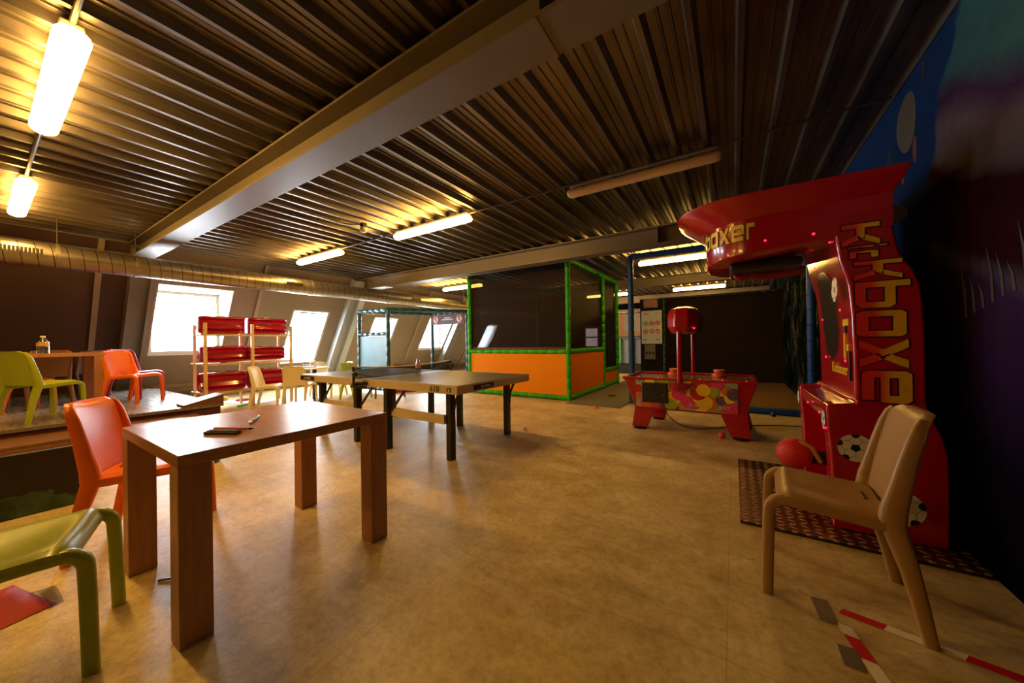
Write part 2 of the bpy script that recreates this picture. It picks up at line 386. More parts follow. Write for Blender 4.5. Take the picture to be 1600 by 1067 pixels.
# painted stones and reeds on the mural (flat paint shapes)
def mural_shapes():
    root = thing('mural_motifs', 'painted stone, small fish and reeds on the blue part of the right wall', 'mural', (1.038, 3.8, 0))
    def blob(cy_, cz_, ry, rz_, m, tilt=0, n=28):
        b = MB(); vs = []
        for a in range(n):
            t = 2*PI*a/n; q = 1+0.05*math.sin(3*t+1)
            yy, zz = ry*q*math.cos(t), rz_*q*math.sin(t)
            vs.append((0, cy_-3.8+yy*math.cos(tilt)-zz*math.sin(tilt), cz_+yy*math.sin(tilt)+zz*math.cos(tilt)))
        b.add(vs, [tuple(range(n))]); return b
    stone = mat('stone_paint', (0.10, 0.085, 0.06), 0.5, noise=(0.5, 3)); coral = mat('coral_paint', (0.14, 0.04, 0.025), 0.5)
    gold = mat('gold_paint', (0.24, 0.19, 0.09), 0.5); blk = mat('dark_paint', (0.012, 0.02, 0.04), 0.5); pale = mat('pale_paint', (0.06, 0.065, 0.06), 0.7, spec=0.1)
    o = blob(3.55, 2.66, 0.16, 0.20, stone).build('painted_stone', stone, root, False)
    for i, (y_, z_, a_, c_2, mm) in enumerate([(4.15, 2.42, 0.10, 0.035, gold), (3.86, 2.52, 0.05, 0.10, blk), (3.42, 2.42, 0.03, 0.09, coral), (3.62, 2.33, 0.03, 0.07, coral), (3.28, 2.86, 0.035, 0.06, blk), (4.5, 2.55, 0.06, 0.025, pale)]):
        blob(y_, z_, a_, c_2, mm).build('painted_fish', mm, root, False)
    b = MB()
    for i in range(9):
        y_ = 2.24+i*0.075; h = 0.12+0.06*((i*7) % 3); zb = 1.32-0.02*i
        b.add([(-0.0005, y_-3.8-0.010, zb+0.1), (-0.0005, y_-3.8+0.010, zb+0.1), (-0.0005, y_-3.8+0.022, zb+0.1+h*0.6), (-0.0005, y_-3.8+0.05, zb+0.1+h*1.2), (-0.0005, y_-3.8+0.002, zb+0.1+h*0.6)], [(0, 1, 2, 3, 4)])
    b.build('painted_reeds', pale, root, False)
mural_shapes()

# sloping left wall with window openings: (y0, y1, z0, z1)
wins = [(1.86, 3.03, 1.00, 2.35, 'd'), (4.29, 5.22, 0.64, 2.05, 's'), (6.62, 7.54, 0.64, 2.00, 's'), (8.87, 10.10, 0.93, 2.26, 'd'), (12.4, 13.3, 0.64, 2.0, 's')]
nrm = Vector((1, 0, -K)).normalized()      # into the room
def sp_(y, z, d=0.0):
    p = Vector((slope_x(z), y, z)); return p+nrm*d
def slab(b, y0, y1, z0, z1, d0=-0.14, d1=0.0, m=None):
    vs = [sp_(y, z, d) for d in (d0, d1) for y, z in ((y0, z0), (y1, z0), (y1, z1), (y0, z1))]
    b.add(vs, [(3, 2, 1, 0), (4, 5, 6, 7), (0, 1, 5, 4), (1, 2, 6, 5), (2, 3, 7, 6), (3, 0, 4, 7)], m)
b = MB(); yprev = 1.50
slab(b, -6.1, 1.50, -0.15, CZ+0.1, m=WALLD)
for (y0, y1, z0, z1, kd) in wins:
    slab(b, yprev, y0, -0.15, CZ+0.1, m=WALLL); slab(b, y0, y1, -0.15, z0, m=WALLL); slab(b, y0, y1, z1, CZ+0.1, m=WALLL); yprev = y1
slab(b, yprev, 16.2, -0.15, CZ+0.1, m=WALLL)
struct(b.build('wall_left', smooth=False), 'sloping attic wall, dark brown near the stage and taupe beyond')
b = MB()
b.bb(slope_x(0.0)-0.02, slope_x(0)+0.10, 2.0, 16, 0, 0.09)
struct(b.build('baseboard_left', BATTEN, bevel=0.004))
b = MB(); slab(b, 2.0, 16.0, 0.30, 0.37, 0.0, 0.03); slab(b, 1.9, 3.5, 0.18, 0.27, 0.0, 0.012, None)
struct(b.build('trim_1', BATTEN, smooth=False))
b = MB()
for y in (1.13, 3.50, 8.40, 11.6, -1.4): slab(b, y-0.03, y+0.04, 0, CZ, 0.0, 0.05)
struct(b.build('trim_2', BATTEN, smooth=False), 'battens up the sloping wall')
# windows
for i, (y0, y1, z0, z1, kd) in enumerate(wins):
    n = i+1
    if kd == 'd':
        xg = slope_x(z0)-0.06
        b = MB()
        b.add([sp_(y1, z0), sp_(y1, z1), (xg-0.05, y1, z1-0.02), (xg-0.05, y1, z0)], [(0, 1, 2, 3)])
        b.add([sp_(y0, z0), sp_(y0, z1), (xg-0.05, y0, z1-0.02), (xg-0.05, y0, z0)], [(3, 2, 1, 0)])
        b.add([sp_(y0, z1), sp_(y1, z1), (xg-0.05, y1, z1-0.02), (xg-0.05, y0, z1-0.02)], [(0, 1, 2, 3)])
        b.add([sp_(y0, z0), sp_(y1, z0), (xg-0.05, y1, z0), (xg-0.05, y0, z0)], [(0, 1, 2, 3)])
        rv = b.build('window_%d' % n, REVEAL, smooth=False, solid=0.03); struct(rv)
        fr = MB(); t = 0.06
        ya, yb = y0+0.012, y1-0.012; za, zb = z0+0.015, z1-0.035
        fr.bb(xg-0.03, xg+0.03, ya, yb, za, za+t); fr.bb(xg-0.03, xg+0.03, ya, yb, zb-t, zb)
        fr.bb(xg-0.03, xg+0.03, ya, ya+t, za+t, zb-t); fr.bb(xg-0.03, xg+0.03, yb-t, yb, za+t, zb-t)
        fr.bb(xg-0.02, xg+0.02, ya+t, yb-t, (za+zb)/2-0.008, (za+zb)/2+0.008)
        fr.build('window_frame', WHITEP, rv, smooth=False)
        MB().bb(xg-0.004, xg+0.004, ya+t, yb-t, za+t, zb-t).build('pane', GLASS, rv, smooth=False)
        portal('daylight_portal', (xg-0.12, (y0+y1)/2, (z0+z1)/2), z1-z0, y1-y0, (0, -PI/2, 0))
    else:
        fr = MB(); t = 0.045
        slab(fr, y0, y1, z0, z0+t, -0.18, -0.02); slab(fr, y0, y1, z1-t, z1, -0.18, -0.02)
        slab(fr, y0, y0+t, z0+t, z1-t, -0.18, -0.02); slab(fr, y1-t, y1, z0+t, z1-t, -0.18, -0.02)
        rv = fr.build('window_%d' % n, WHITEP, smooth=False); struct(rv)
        g = MB(); slab(g, y0+t, y1-t, z0+t, z1-t, -0.12, -0.112); g.build('pane', GLASS, rv, smooth=False)
        g = MB(); slab(g, y0+0.08, y1-0.2, z1-0.10, z1-0.075, -0.08, -0.04); g.build('opening_bar', DARK, rv, smooth=False)
        ang = math.atan(K)
        portal('daylight_portal', sp_((y0+y1)/2, (z0+z1)/2, -0.2), 1.62, y1-y0, (0, -(PI/2-ang)-0*PI, 0))
# steel I beams spanning the room
def ibeam(name, y0, z0, label, x0=-8.75, x1=1.04, wf=0.262, h=0.26, tf=0.02, tw=0.014):
    b = MB(); yc = y0+wf/2
    b.bb(x0, x1, y0, y0+wf, z0, z0+tf); b.bb(x0, x1, y0, y0+wf, z0+h-tf, z0+h); b.bb(x0, x1, yc-tw/2, yc+tw/2, z0+tf, z0+h-tf)
    o = b.build(name, STEEL, smooth=False); tag(o, label, 'beam', 'steel ceiling beams')
    return o, yc
B1, yc1 = ibeam('steel_beam', 1.437, 2.69, 'nearest grey steel I-beam crossing the ceiling, running to upper right')
b = MB(); b.bb(-0.765, -0.75, yc1-0.12, yc1+0.12, 2.71, 2.93); b.bb(-0.78, -0.765, 1.437, 1.70, 2.684, 2.69); b.build('stiffener', STEEL, B1, smooth=False)
B2, yc2 = ibeam('steel_beam', 5.76, 2.655, 'middle steel I-beam passing in front of the green play cage top', h=0.295)
b = MB(); b.bb(-0.99, -0.975, 5.77, 6.0, 2.71, 2.93); b.build('stiffener', STEEL, B2, smooth=False)
ibeam('steel_beam', 10.35, 2.69, 'far steel I-beam behind the blue post, above the posters')
ibeam('steel_beam', 14.4, 2.69, 'farthest steel I-beam near the back wall')
# rafters on the slope
def rafter(y0, y1, label, m1=STEELG, rot=0):
    root = thing('rafter', label, 'rafter', sp_(y0, 0.0), 0, 'sloping rafters along the window wall')
    off = sp_(y0, 0.0)
    def sl(y0, y1, d0, d1):
        b = MB(); slab(b, y0, y1, 0.0, 2.93, d0, d1); b.v = [v-off for v in b.v]; return b
    sl(y0, y0+0.02, 0, 0.22).build('flange', m1, root, smooth=False)
    sl(y1-0.02, y1, 0, 0.22).build('flange', m1, root, smooth=False)
    sl(y0+0.02, y1-0.02, 0.10, 0.115).build('web', m1, root, smooth=False)
rafter(1.47, 1.74, 'grey steel rafter beside the left-hand dormer window', mat('grey_brown_steel', (0.19, 0.165, 0.14), 0.5))
rafter(5.52, 5.80, 'blue-grey steel rafter left of the blue padded frame')
b = MB(); slab(b, 5.86, 6.10, 0, 2.9, 0, 0.04)
tag(b.build('casing_board', mat('pale_blue_grey', (0.42, 0.46, 0.50), 0.5), smooth=False), 'pale blue-grey casing board right of the second rafter', 'board')
rafter(10.15, 10.42, 'dark steel rafter beyond the second dormer window, near the green cage')
# edge beam along the eaves
b = MB(); b.bb(-8.86, -8.62, -4, 16, 2.69, 2.71); b.bb(-8.86, -8.62, -4, 16, 2.93, 2.95); b.bb(-8.75, -8.735, -4, 16, 2.71, 2.93)
tag(b.build('eaves_beam', STEEL, smooth=False), 'long brown steel beam above the duct along the window wall', 'beam')
b = MB(); b.tube([(-8.2, 1.75, 2.62), (-8.2, 16, 2.62)], 0.025, 8)
tag(b.build('ceiling_pipe', STEELG), 'thin grey pipe running above the spiral duct', 'pipe')
# spiral duct
DX, DZ, DR = -7.7, 2.40, 0.158
duct = thing('ventilation_duct', 'round galvanised spiral duct hanging along the window wall', 'duct', (DX, 4, DZ))
pf = [(DR, -9.9), (DR, -4), (DR, 0), (DR, 4), (DR, 11.9)]
MB().lathe(pf, axis=(0, 1, 0), n=40).build('pipe', DUCT, duct, ang=30)
for y in (0.62, 1.35, 3.95, 5.9, 9.0):
    MB().lathe([(DR, -0.02), (DR+0.010, -0.018), (DR+0.010, 0.018), (DR, 0.02)], c=(0, y-4, 0), axis=(0, 1, 0), n=32).build('clamp', SEAM, duct)
    MB().tube([(0, y-4, DR), (0, y-4, 2.95-DZ)], 0.005, 6).build('hanger', CONDUIT, duct)
for (ya, yb, a) in ((0.02, 0.50, 6), (3.40, 3.72, 4), (6.6, 6.95, 4)):
    b = MB(); n = 16
    for i in range(n):
        yy = ya+(yb-ya)*(i+0.5)/n
        th = math.radians(a); rr = DR+0.006
        b.box((math.cos(th)*rr, yy-4, math.sin(th)*rr), (0.006, (yb-ya)/n*0.7, 0.07))
    b.build('grille', BLACKP, duct, smooth=False)

# =================================================================== LIGHTS
def light_meshes(on=True):
    root = thing('fluorescent_light', 'x', 'lamp', (0, 0, 2.90))
    # housing and capsule shaped diffuser, 1.5 m along X
    b = MB(); b.box((0, 0, 0.010), (1.44, 0.09, 0.035)); b.build('housing', mat('lamp_housing', (0.45, 0.42, 0.36), 0.5), root, bevel=0.008)
    rings = []; n = 16
    for x, q in ((-0.75, 0.35), (-0.749, 0.70), (-0.742, 0.88), (-0.725, 0.97), (-0.69, 1.0), (-0.3, 1.0), (0.3, 1.0), (0.69, 1.0), (0.725, 0.97), (0.742, 0.88), (0.749, 0.70), (0.75, 0.35)):
        rings.append([Vector((x, 0.070*q*math.cos(a*2*PI/n), -0.054+0.046*q*math.sin(a*2*PI/n))) for a in range(n)])
    MB().ringloft(rings).build('diffuser', DIFF if on else DIFFOFF, root, ang=60)
    for x in (-0.5, 0.5): MB().box((x, 0, 0.035), (0.03, 0.05, 0.03)).build('bracket', STEELG, root, smooth=False)
    if not on:
        for x in (-0.55, -0.2, 0.15, 0.5): MB().box((x, -0.060, -0.028), (0.035, 0.012, 0.014)).build('clip', CHROME, root, smooth=False)
    return root
on0 = light_meshes(True); off0 = light_meshes(False)
GL = 'fluorescent ceiling lights'
cols = [-0.825, -3.73, -6.75]
on0.location = (cols[1]+0.02, 0.30, 2.90); on0['label'] = 'lit batten light nearest the camera at top left'; on0['group'] = GL
off0.location = (cols[0], 3.70, 2.90); off0['label'] = 'unlit ceiling batten light left of the red boxing machine'; off0['group'] = GL
dup(on0, (cols[2], 0.30, 2.90), 0, 'lit batten light at left edge, above the duct vent', GL)
dup(on0, (cols[1], 3.63, 2.90), 0, 'lit batten light mid ceiling, with the conduit running to the unlit one', GL)
dup(on0, (cols[2], 3.63, 2.90), 0, 'lit batten light over the red sled rack side, left of the mid ceiling one', GL)
dup(on0, (cols[2]-0.2, 8.05, 2.90), 0, 'lit batten light partly behind the top left post of the green cage', GL)
dup(on0, (-0.99, 7.95, 2.90), 0, 'lit batten light under the blue top bar by the machine overhang', GL)
dup(on0, (-0.95, 12.74, 2.90), 0, 'far lit batten light just over the black partition', GL)
dup(on0, (-3.95, 12.70, 2.90), 0, 'far lit batten light seen through the green cage corner', GL)
GB = 'added fill lights behind the camera'  # out of view, added to warm and brighten the foreground floor
dup(on0, (cols[1], -3.05, 2.90), 0, 'added unseen batten light behind the camera, nearer the middle of the room', GB)
dup(on0, (cols[2], -3.05, 2.90), 0, 'added unseen batten light behind the camera, over the stage side', GB)
GC = 'ceiling conduits'
for y, xa, xb, lb in ((0.30, -7.6, -0.1, 'dark conduit joining the two lights at top left'), (3.66, -6.0, 1.0, 'thin conduit along the middle row of lights')):
    segs = MB()
    segs.tube([(xa, y, 2.925), (xb, y, 2.925)], 0.011 if y > 1 else 0.014, 8)
    o = segs.build('conduit', CONDUIT); tag(o, lb, 'conduit', GC)
    for k in range(int((xb-xa)/0.6)): MB().box((xa+0.3+k*0.6, y, 2.936), (0.02, 0.035, 0.03)).build('saddle', CONDUIT, o, smooth=False)
# small ceiling detector
t = thing('ceiling_detector', 'small pale detector hanging from the corrugated ceiling on a black cable', 'detector', (-4.58, 3.12, 2.95))
MB().box((0, 0, -0.03), (0.07, 0.07, 0.06)).build('bracket', DARK, t, bevel=0.005)
MB().lathe([(0.03, -0.06), (0.05, -0.07), (0.05, -0.12), (0.03, -0.14)]).build('body', IVORY, t)
MB().tube([(0.0, 0, -0.02), (-0.1, -0.1, -0.03), (-0.25, -0.16, -0.005)], 0.008, 6).build('cable', DARK, t)

# =================================================================== CHAIRS
def superrect(w, d, n=16, e=3.2):
    out = []
    for i in range(n):
        a = 2*PI*i/n; ca, sa = math.cos(a), math.sin(a)
        out.append((w/2*math.copysign(abs(ca)**(2/e), ca), d/2*math.copysign(abs(sa)**(2/e), sa)))
    return out
def sweep(b, pts, w, d, m=None):   # path in XZ plane at a given y; w along Y, d in the plane normal
    rings = []
    P_ = [Vector(p) for p in pts]
    for i, p in enumerate(P_):
        t = (P_[min(i+1, len(P_)-1)]-P_[max(i-1, 0)]).normalized()
        nn = Vector((0, 1, 0)).cross(t).normalized()
        ww = w[i] if isinstance(w, (list, tuple)) else w; dd = d[i] if isinstance(d, (list, tuple)) else d
        yv = (t.cross(nn)).normalized()
        rings.append([p+yv*a+nn*c for a, c in superrect(ww, dd)])
    b.ringloft(rings, m)
def make_chair(label, m, group=None):
    root = thing('moulded_chair', label, 'chair', (0, 0, 0), 0, group)
    W = 0.215
    for s in (-1, 1):   # front leg with its rounded shoulder, running back as the seat rail
        y = s*(W-0.020)
        pts = [(0.235, y+s*0.012, 0), (0.232, y+s*0.008, 0.12), (0.228, y+s*0.004, 0.26), (0.224, y, 0.35)]
        for k in range(1, 7):
            a = k/6*PI/2; pts.append((0.224-0.055*(1-math.cos(a)), y, 0.35+0.052*math.sin(a)))
        pts += [(0.10, y, 0.398), (0.0, y, 0.390), (-0.08, y, 0.384), (-0.145, y, 0.380)]
        n = len(pts); b = MB(); sweep(b, pts, [0.034+0.010*min(1, i/5) for i in range(n)], [0.043]*4+[0.043]*6+[0.042]*(n-10))
        b.build('leg', m, root, ang=60)
    for s in (-1, 1):   # rear leg, splayed backwards, joined to the back
        y = s*(W-0.020)
        pts = [(-0.240, y+s*0.012, 0), (-0.218, y+s*0.009, 0.12), (-0.190, y+s*0.005, 0.25), (-0.162, y, 0.35), (-0.148, y, 0.405), (-0.152, y, 0.45)]
        b = MB(); sweep(b, pts, [0.036, 0.039, 0.042, 0.047, 0.050, 0.048], [0.042, 0.048, 0.057, 0.068, 0.070, 0.06])
        b.build('leg', m, root, ang=60)
    for s in (-1, 1):   # side posts of the back, running on from the rear legs
        y = s*(W-0.016)
        pts = [(-0.148, y, 0.395), (-0.154, y, 0.45), (-0.172, y, 0.53), (-0.192, y-s*0.003, 0.62), (-0.213, y-s*0.006, 0.70), (-0.228, y-s*0.012, 0.745), (-0.240, y-s*0.028, 0.768)]
        b = MB(); sweep(b, pts, [0.052, 0.048, 0.040, 0.034, 0.030, 0.026, 0.02], [0.080, 0.074, 0.064, 0.056, 0.050, 0.042, 0.030])
        b.build('back_post', m, root, ang=60)
    # seat shell: dished, front edge rolled down
    nu, nv = 14, 16
    def top(u, v):
        x = -0.145+0.352*v; yy = (2*u-1)*0.218*(1-0.04*max(0, (v-0.85)/0.15)**2)
        z = 0.418-0.018*math.sin(PI*v)*(1-(2*u-1)**2)+0.026*v
        if v > 0.84: z -= ((v-0.84)/0.16)**2*0.045; x -= ((v-0.84)/0.16)**2*0.008
        z -= 0.016*((2*u-1)**8)
        return Vector((x, yy, z))
    b = MB(); b.grid(top, nu, nv); b.grid(lambda u, v: top(u, v)-Vector((0, 0, 0.016)), nu, nv)
    N = (nu+1)*(nv+1); idx = [i for i in range(nu+1)]+[j*(nu+1)+nu for j in range(1, nv+1)]+[nv*(nu+1)+i for i in range(nu-1, -1, -1)]+[j*(nu+1) for j in range(nv-1, 0, -1)]
    for i in range(len(idx)):
        a, c = idx[i], idx[(i+1) % len(idx)]; b.f.append([a, c, c+N, a+N]); b.m.append(0)
    b.build('seat', m, root, ang=55)
    MB().box((-0.105, 0.0, 0.417), (0.006, 0.09, 0.004)).build('seat_slot', mat('slot_shadow', (0.03, 0.02, 0.01), 0.8), root, smooth=False)
    # backrest: U-channel shell lofted upwards, with rounded shoulders and a rolled top
    rings = []; H0, H1 = 0.405, 0.785; nv = 18
    for j in range(nv+1):
        v = j/nv; z = H0+(H1-H0)*v
        xc = -0.140-0.075*v-0.012*v*v
        w = 0.213-0.012*v
        if v > 0.80: q = (v-0.80)/0.20; w -= 0.050*(1-math.sqrt(max(0, 1-q*q)))
        wing = 0.034-0.010*v
        roll = 0.0
        if v > 0.9: roll = ((v-0.9)/0.1)**2*0.020
        ring = []
        m_ = 10
        for i in range(m_+1):
            s = -1+2*i/m_; ring.append(Vector((xc-0.018*(1-s*s)-roll, s*w*0.90, z)))
        ring += [Vector((xc-0.006-roll, w, z)), Vector((xc-wing-roll, w+0.002, z-0.004)), Vector((xc-wing-0.002-roll, w-0.014, z-0.004))]
        for i in range(m_+1):
            s = 1-2*i/m_; ring.append(Vector((xc-0.032-0.012*(1-s*s)-roll, s*w*0.88, z)))
        ring += [Vector((xc-wing-0.002-roll, -w+0.014, z-0.004)), Vector((xc-wing-roll, -w-0.002, z-0.004)), Vector((xc-0.006-roll, -w, z))]
        rings.append(ring)
    MB().ringloft(rings).build('backrest', m, root, ang=50)
    return root
def place(root, loc, fwd, scale):
    root.location = loc; root.rotation_euler = (0, 0, math.atan2(fwd[1], fwd[0])); root.scale = (scale, scale, scale*1.045)
tan = make_chair('tan plastic chair at right, turned left toward the air hockey table', TAN)
place(tan, (0.372, 2.16, 0), (-0.995, 0.06), 1.04)
ora = make_chair('orange plastic chair pushed up behind the near wooden table', ORANGE)
place(ora, (-3.06, 0.585, 0), (0.53, 0.85), 1.04)
lime = make_chair('lime green plastic chair cut off by the bottom left corner', LIME)
place(lime, (-2.225, 0.055, 0), (0.30, 0.954), 1.03)
ZS = 0.35
o2 = dup(ora, (-7.52, 1.28, ZS), math.atan2(0.62, 0.78), 'orange plastic chair on the stage, in front of the crimson one', None, 0.98)
dup(ora, (-8.15, 1.42, ZS), math.atan2(0.62, 0.78), 'crimson plastic chair on the stage, mostly hidden behind an orange one', None, 1.0, {ORANGE: CRIMSON})
dup(lime, (-6.72, 0.42, ZS), math.atan2(0.50, -0.28), 'lime green plastic chair on the stage at the left edge', None, 1.0)
dup(tan, (-8.35, 0.52, ZS), math.atan2(-0.3, -0.9), 'tan plastic chair behind the stage table, below the bottle', None, 1.0)
dup(ora, (-8.1, 0.34, ZS), math.atan2(0.9, -0.3), 'orange-red plastic chair under the stage table, seen behind the green chair', None, 0.95)
dup(tan, (-9.0, 0.95, ZS), math.atan2(-0.5, -0.8), 'brown plastic chair at the far side of the stage table', None, 0.98, {TAN: BROWN})
GW = 'ivory chairs around the small table'
w0 = dup(tan, (-7.48, 3.02, 0), math.atan2(0.75, 0.66), 'ivory plastic chair seen side on beside the rack upright', GW, 0.98, {TAN: IVORY})
dup(w0, (-7.10, 3.42, 0), math.atan2(0.80, -0.60), 'ivory plastic chair with its back to the camera in front of the rack', GW)
dup(w0, (-7.9, 4.35, 0), math.atan2(0.2, 0.95), 'ivory plastic chair just left of the table tennis table end', GW)
dup(w0, (-7.45, 4.42, 0), math.atan2(-0.9, -0.2), 'ivory plastic chair half under the left end of the table tennis table', GW)
dup(lime, (-6.82, 4.42, 0), math.atan2(0.35, 0.94), 'lime green chair behind the left end of the table tennis table', None, 0.98)
dup(tan, (-6.25, 4.85, 0), math.atan2(-0.3, -0.95), 'brown plastic chair behind the net post of the table tennis table', None, 0.95, {TAN: BROWN})

# =================================================================== WOODEN TABLES
def wood_table(label, x0, x1, y0, y1, ht, z=0, tt=0.05, lw=0.105):
    cx, cy_ = (x0+x1)/2, (y0+y1)/2
    root = thing('wooden_table', label, 'table', (cx, cy_, z))
    MB().bb(x0-cx, x1-cx, y0-cy_, y1-cy_, ht-tt, ht).build('tabletop', WOODT, root, bevel=0.003)
    for a, sx in ((x0, 1), (x1, -1)):
        for c, sy_ in ((y0, 1), (y1, -1)):
            MB().bb(a-cx, a+sx*lw-cx, c-cy_, c+sy_*lw-cy_, 0, ht-tt).build('leg', WOODL, root, bevel=0.004)
    return root
wood_table('square wooden table in the foreground left with markers on top', -2.68, -1.78, 0.415, 1.35, 0.745)
wood_table('wooden table on the stage with a bottle on top', -8.55, -7.55, 0.10, 1.02, 0.745, ZS)
# things on the near table
t = thing('marker_pen', 'slate blue marker pen lying on the near table', 'pen', (-2.24, 0.84, 0.7535), math.atan2(0.17, -0.26))
MB().lathe([(0.007, -0.075), (0.0085, -0.07), (0.0085, 0.075), (0.006, 0.08)], axis=(1, 0, 0)).build('barrel', mat('slate_blue', (0.06, 0.07, 0.13), 0.3), t)
MB().lathe([(0.0085, -0.085), (0.0075, -0.10), (0.002, -0.115)], axis=(1, 0, 0)).build('tip', CHROME, t)
MB().box((0.045, 0, 0.010), (0.05, 0.004, 0.002)).build('clip', CHROME, t)
a_ = math.atan2(0.09, 0.17)
t = thing('marker_pen', 'orange felt marker lying beside the black pouch on the near table', 'pen', (-2.085, 0.685, 0.7545), a_+0.05)
MB().lathe([(0.006, -0.09), (0.0085, -0.085), (0.0085, 0.06), (0.007, 0.09)], axis=(1, 0, 0)).build('barrel', mat('orange_print', (0.75, 0.16, 0.03), 0.35), t)
MB().lathe([(0.007, 0.09), (0.004, 0.105), (0.001, 0.112)], axis=(1, 0, 0)).build('tip', DARK, t)
b = MB(); b.box((0, 0, 0.006), (0.165, 0.035, 0.012)); b.box((0.0, 0.004, 0.014), (0.15, 0.022, 0.006))
o = b.build('pouch', mat('charcoal_fabric', (0.035, 0.03, 0.03), 0.7), bevel=0.004); o.location = (-2.045, 0.635, 0.745); o.rotation_euler = (0, 0, a_); tag(o, 'flat charcoal pouch lying on the near table below the orange marker', 'pouch')

def bottle(loc, label, h, r, liquid, cap_m, lab_m):
    t = thing('plastic_bottle', label, 'bottle', loc)
    MB().lathe([(r*0.8, 0), (r, 0.01*h), (r, 0.62*h), (r*0.9, 0.70*h), (r*0.42, 0.86*h), (r*0.36, 0.93*h)], n=20).build('body', CLEAR, t)
    MB().lathe([(r*0.42, 0.92*h), (r*0.42, h)], n=14).build('cap', cap_m, t)
    MB().lathe([(r*1.01, 0.42*h), (r*1.01, 0.60*h)], n=20).build('wrapper', lab_m, t)
    if liquid: MB().lathe([(r*0.75, 0.01), (r*0.94, 0.02), (r*0.94, 0.35*h)], n=16).build('drink', liquid, t)
bottle((-3.32, 3.0, 0.76), 'clear water bottle with red cap standing on the table tennis table', 0.235, 0.034, None, mat('red_cap', (0.6, 0.02, 0.03), 0.4), mat('pink_label', (0.70, 0.30, 0.28), 0.5))
bottle((-7.75, 0.50, ZS+0.745), 'small squat bottle with amber label on the stage table', 0.235, 0.055, None, WHITE, mat('amber_label', (0.65, 0.30, 0.03), 0.5))

# =================================================================== STAGE
st = thing('wooden_stage', 'low dark wooden stage along the left wall, shining under the window', 'stage', (-7.6, 0, 0))
def rel(b, o): b.v = [v-Vector(o) for v in b.v]; return b
so = (-7.6, 0, 0)
rel(MB().bb(-10.15, -6.15, -3.9, 1.93, ZS-0.04, ZS), so).build('deck', STAGEW, st, bevel=0.003)
rel(MB().bb(-10.0, -6.18, -3.9, 1.90, 0.0, ZS-0.04), so).build('riser', DARKRED, st, smooth=False)
rel(MB().bb(-6.18, -5.60, -3.9, 1.62, ZS-0.12, ZS-0.09), so).build('tread', LIPW, st, bevel=0.004)
b = MB(); b.bb(-5.64, -5.585, -3.9, 1.62, 0.185, 0.228); b.bb(-5.66, -5.60, -3.9, 1.62, 0.15, 0.182); rel(b, so).build('nosing', LIPW, st, bevel=0.005)
rel(MB().bb(-6.15, -5.70, -3.9, 1.60, 0.0, 0.15), so).build('kickboard', BLACKW, st, smooth=False)
b = MB(); b.prism([(1.50, ZS), (1.50, ZS+0.03), (1.93, ZS+0.13), (1.93, ZS)], lambda y, z: Vector((-6.15, y, z)), lambda y, z: Vector((-6.45, y, z)))
tag(b.build('wooden_wedge', LIPW, bevel=0.003), 'small dark wooden wedge at the right corner of the stage', 'wedge')
def paint_board():
    m, nt, b = base_mat('painted_leaves', 0.5)
    tc = nt.nodes.new('ShaderNodeTexCoord'); v = tc.outputs['Object']; sp = nt.nodes.new('ShaderNodeSeparateXYZ'); nt.links.new(v, sp.inputs[0])
    n = noise_node(nt, v, 3.2, 4, 0.55); n2 = noise_node(nt, v, 7, 5, 0.6)
    hgt = mth(nt, 'SUBTRACT', mth(nt, 'MULTIPLY', n.outputs['Fac'], 0.36), 0.04)
    f = mth(nt, 'LESS_THAN', sp.outputs[2], hgt)
    r = ramp(nt, [(0.35, (0.006, 0.02, 0.012)), (0.52, (0.03, 0.08, 0.035)), (0.65, (0.07, 0.13, 0.06))]); nt.links.new(n2.outputs['Fac'], r.inputs[0])
    nt.links.new(mixc(nt, f, (0.010, 0.005, 0.005), r.outputs[0]), b.inputs['Base Color'])
    return m
o = MB().bb(-4.19, -4.14, -3.0, 0.48, 0, 0.435).build('painted_board', paint_board(), bevel=0.003)
tag(o, 'black board painted with green leaves standing on the floor at left', 'board')
t = thing('teal_bucket', 'dark teal plastic bucket behind the near table leg', 'bucket', (-4.42, 1.27, 0))
MB().lathe([(0.075, 0), (0.105, 0.26), (0.112, 0.262), (0.112, 0.275), (0.098, 0.275), (0.07, 0.01)], n=24).build('pail', mat('teal_plastic', (0.02, 0.10, 0.085), 0.4), t)
MB().tube([(0.11*math.cos(a), 0.0, 0.26+0.02*math.sin(a)) for a in [PI*i/10 for i in range(11)]], 0.004, 6).build('handle', DARK, t)

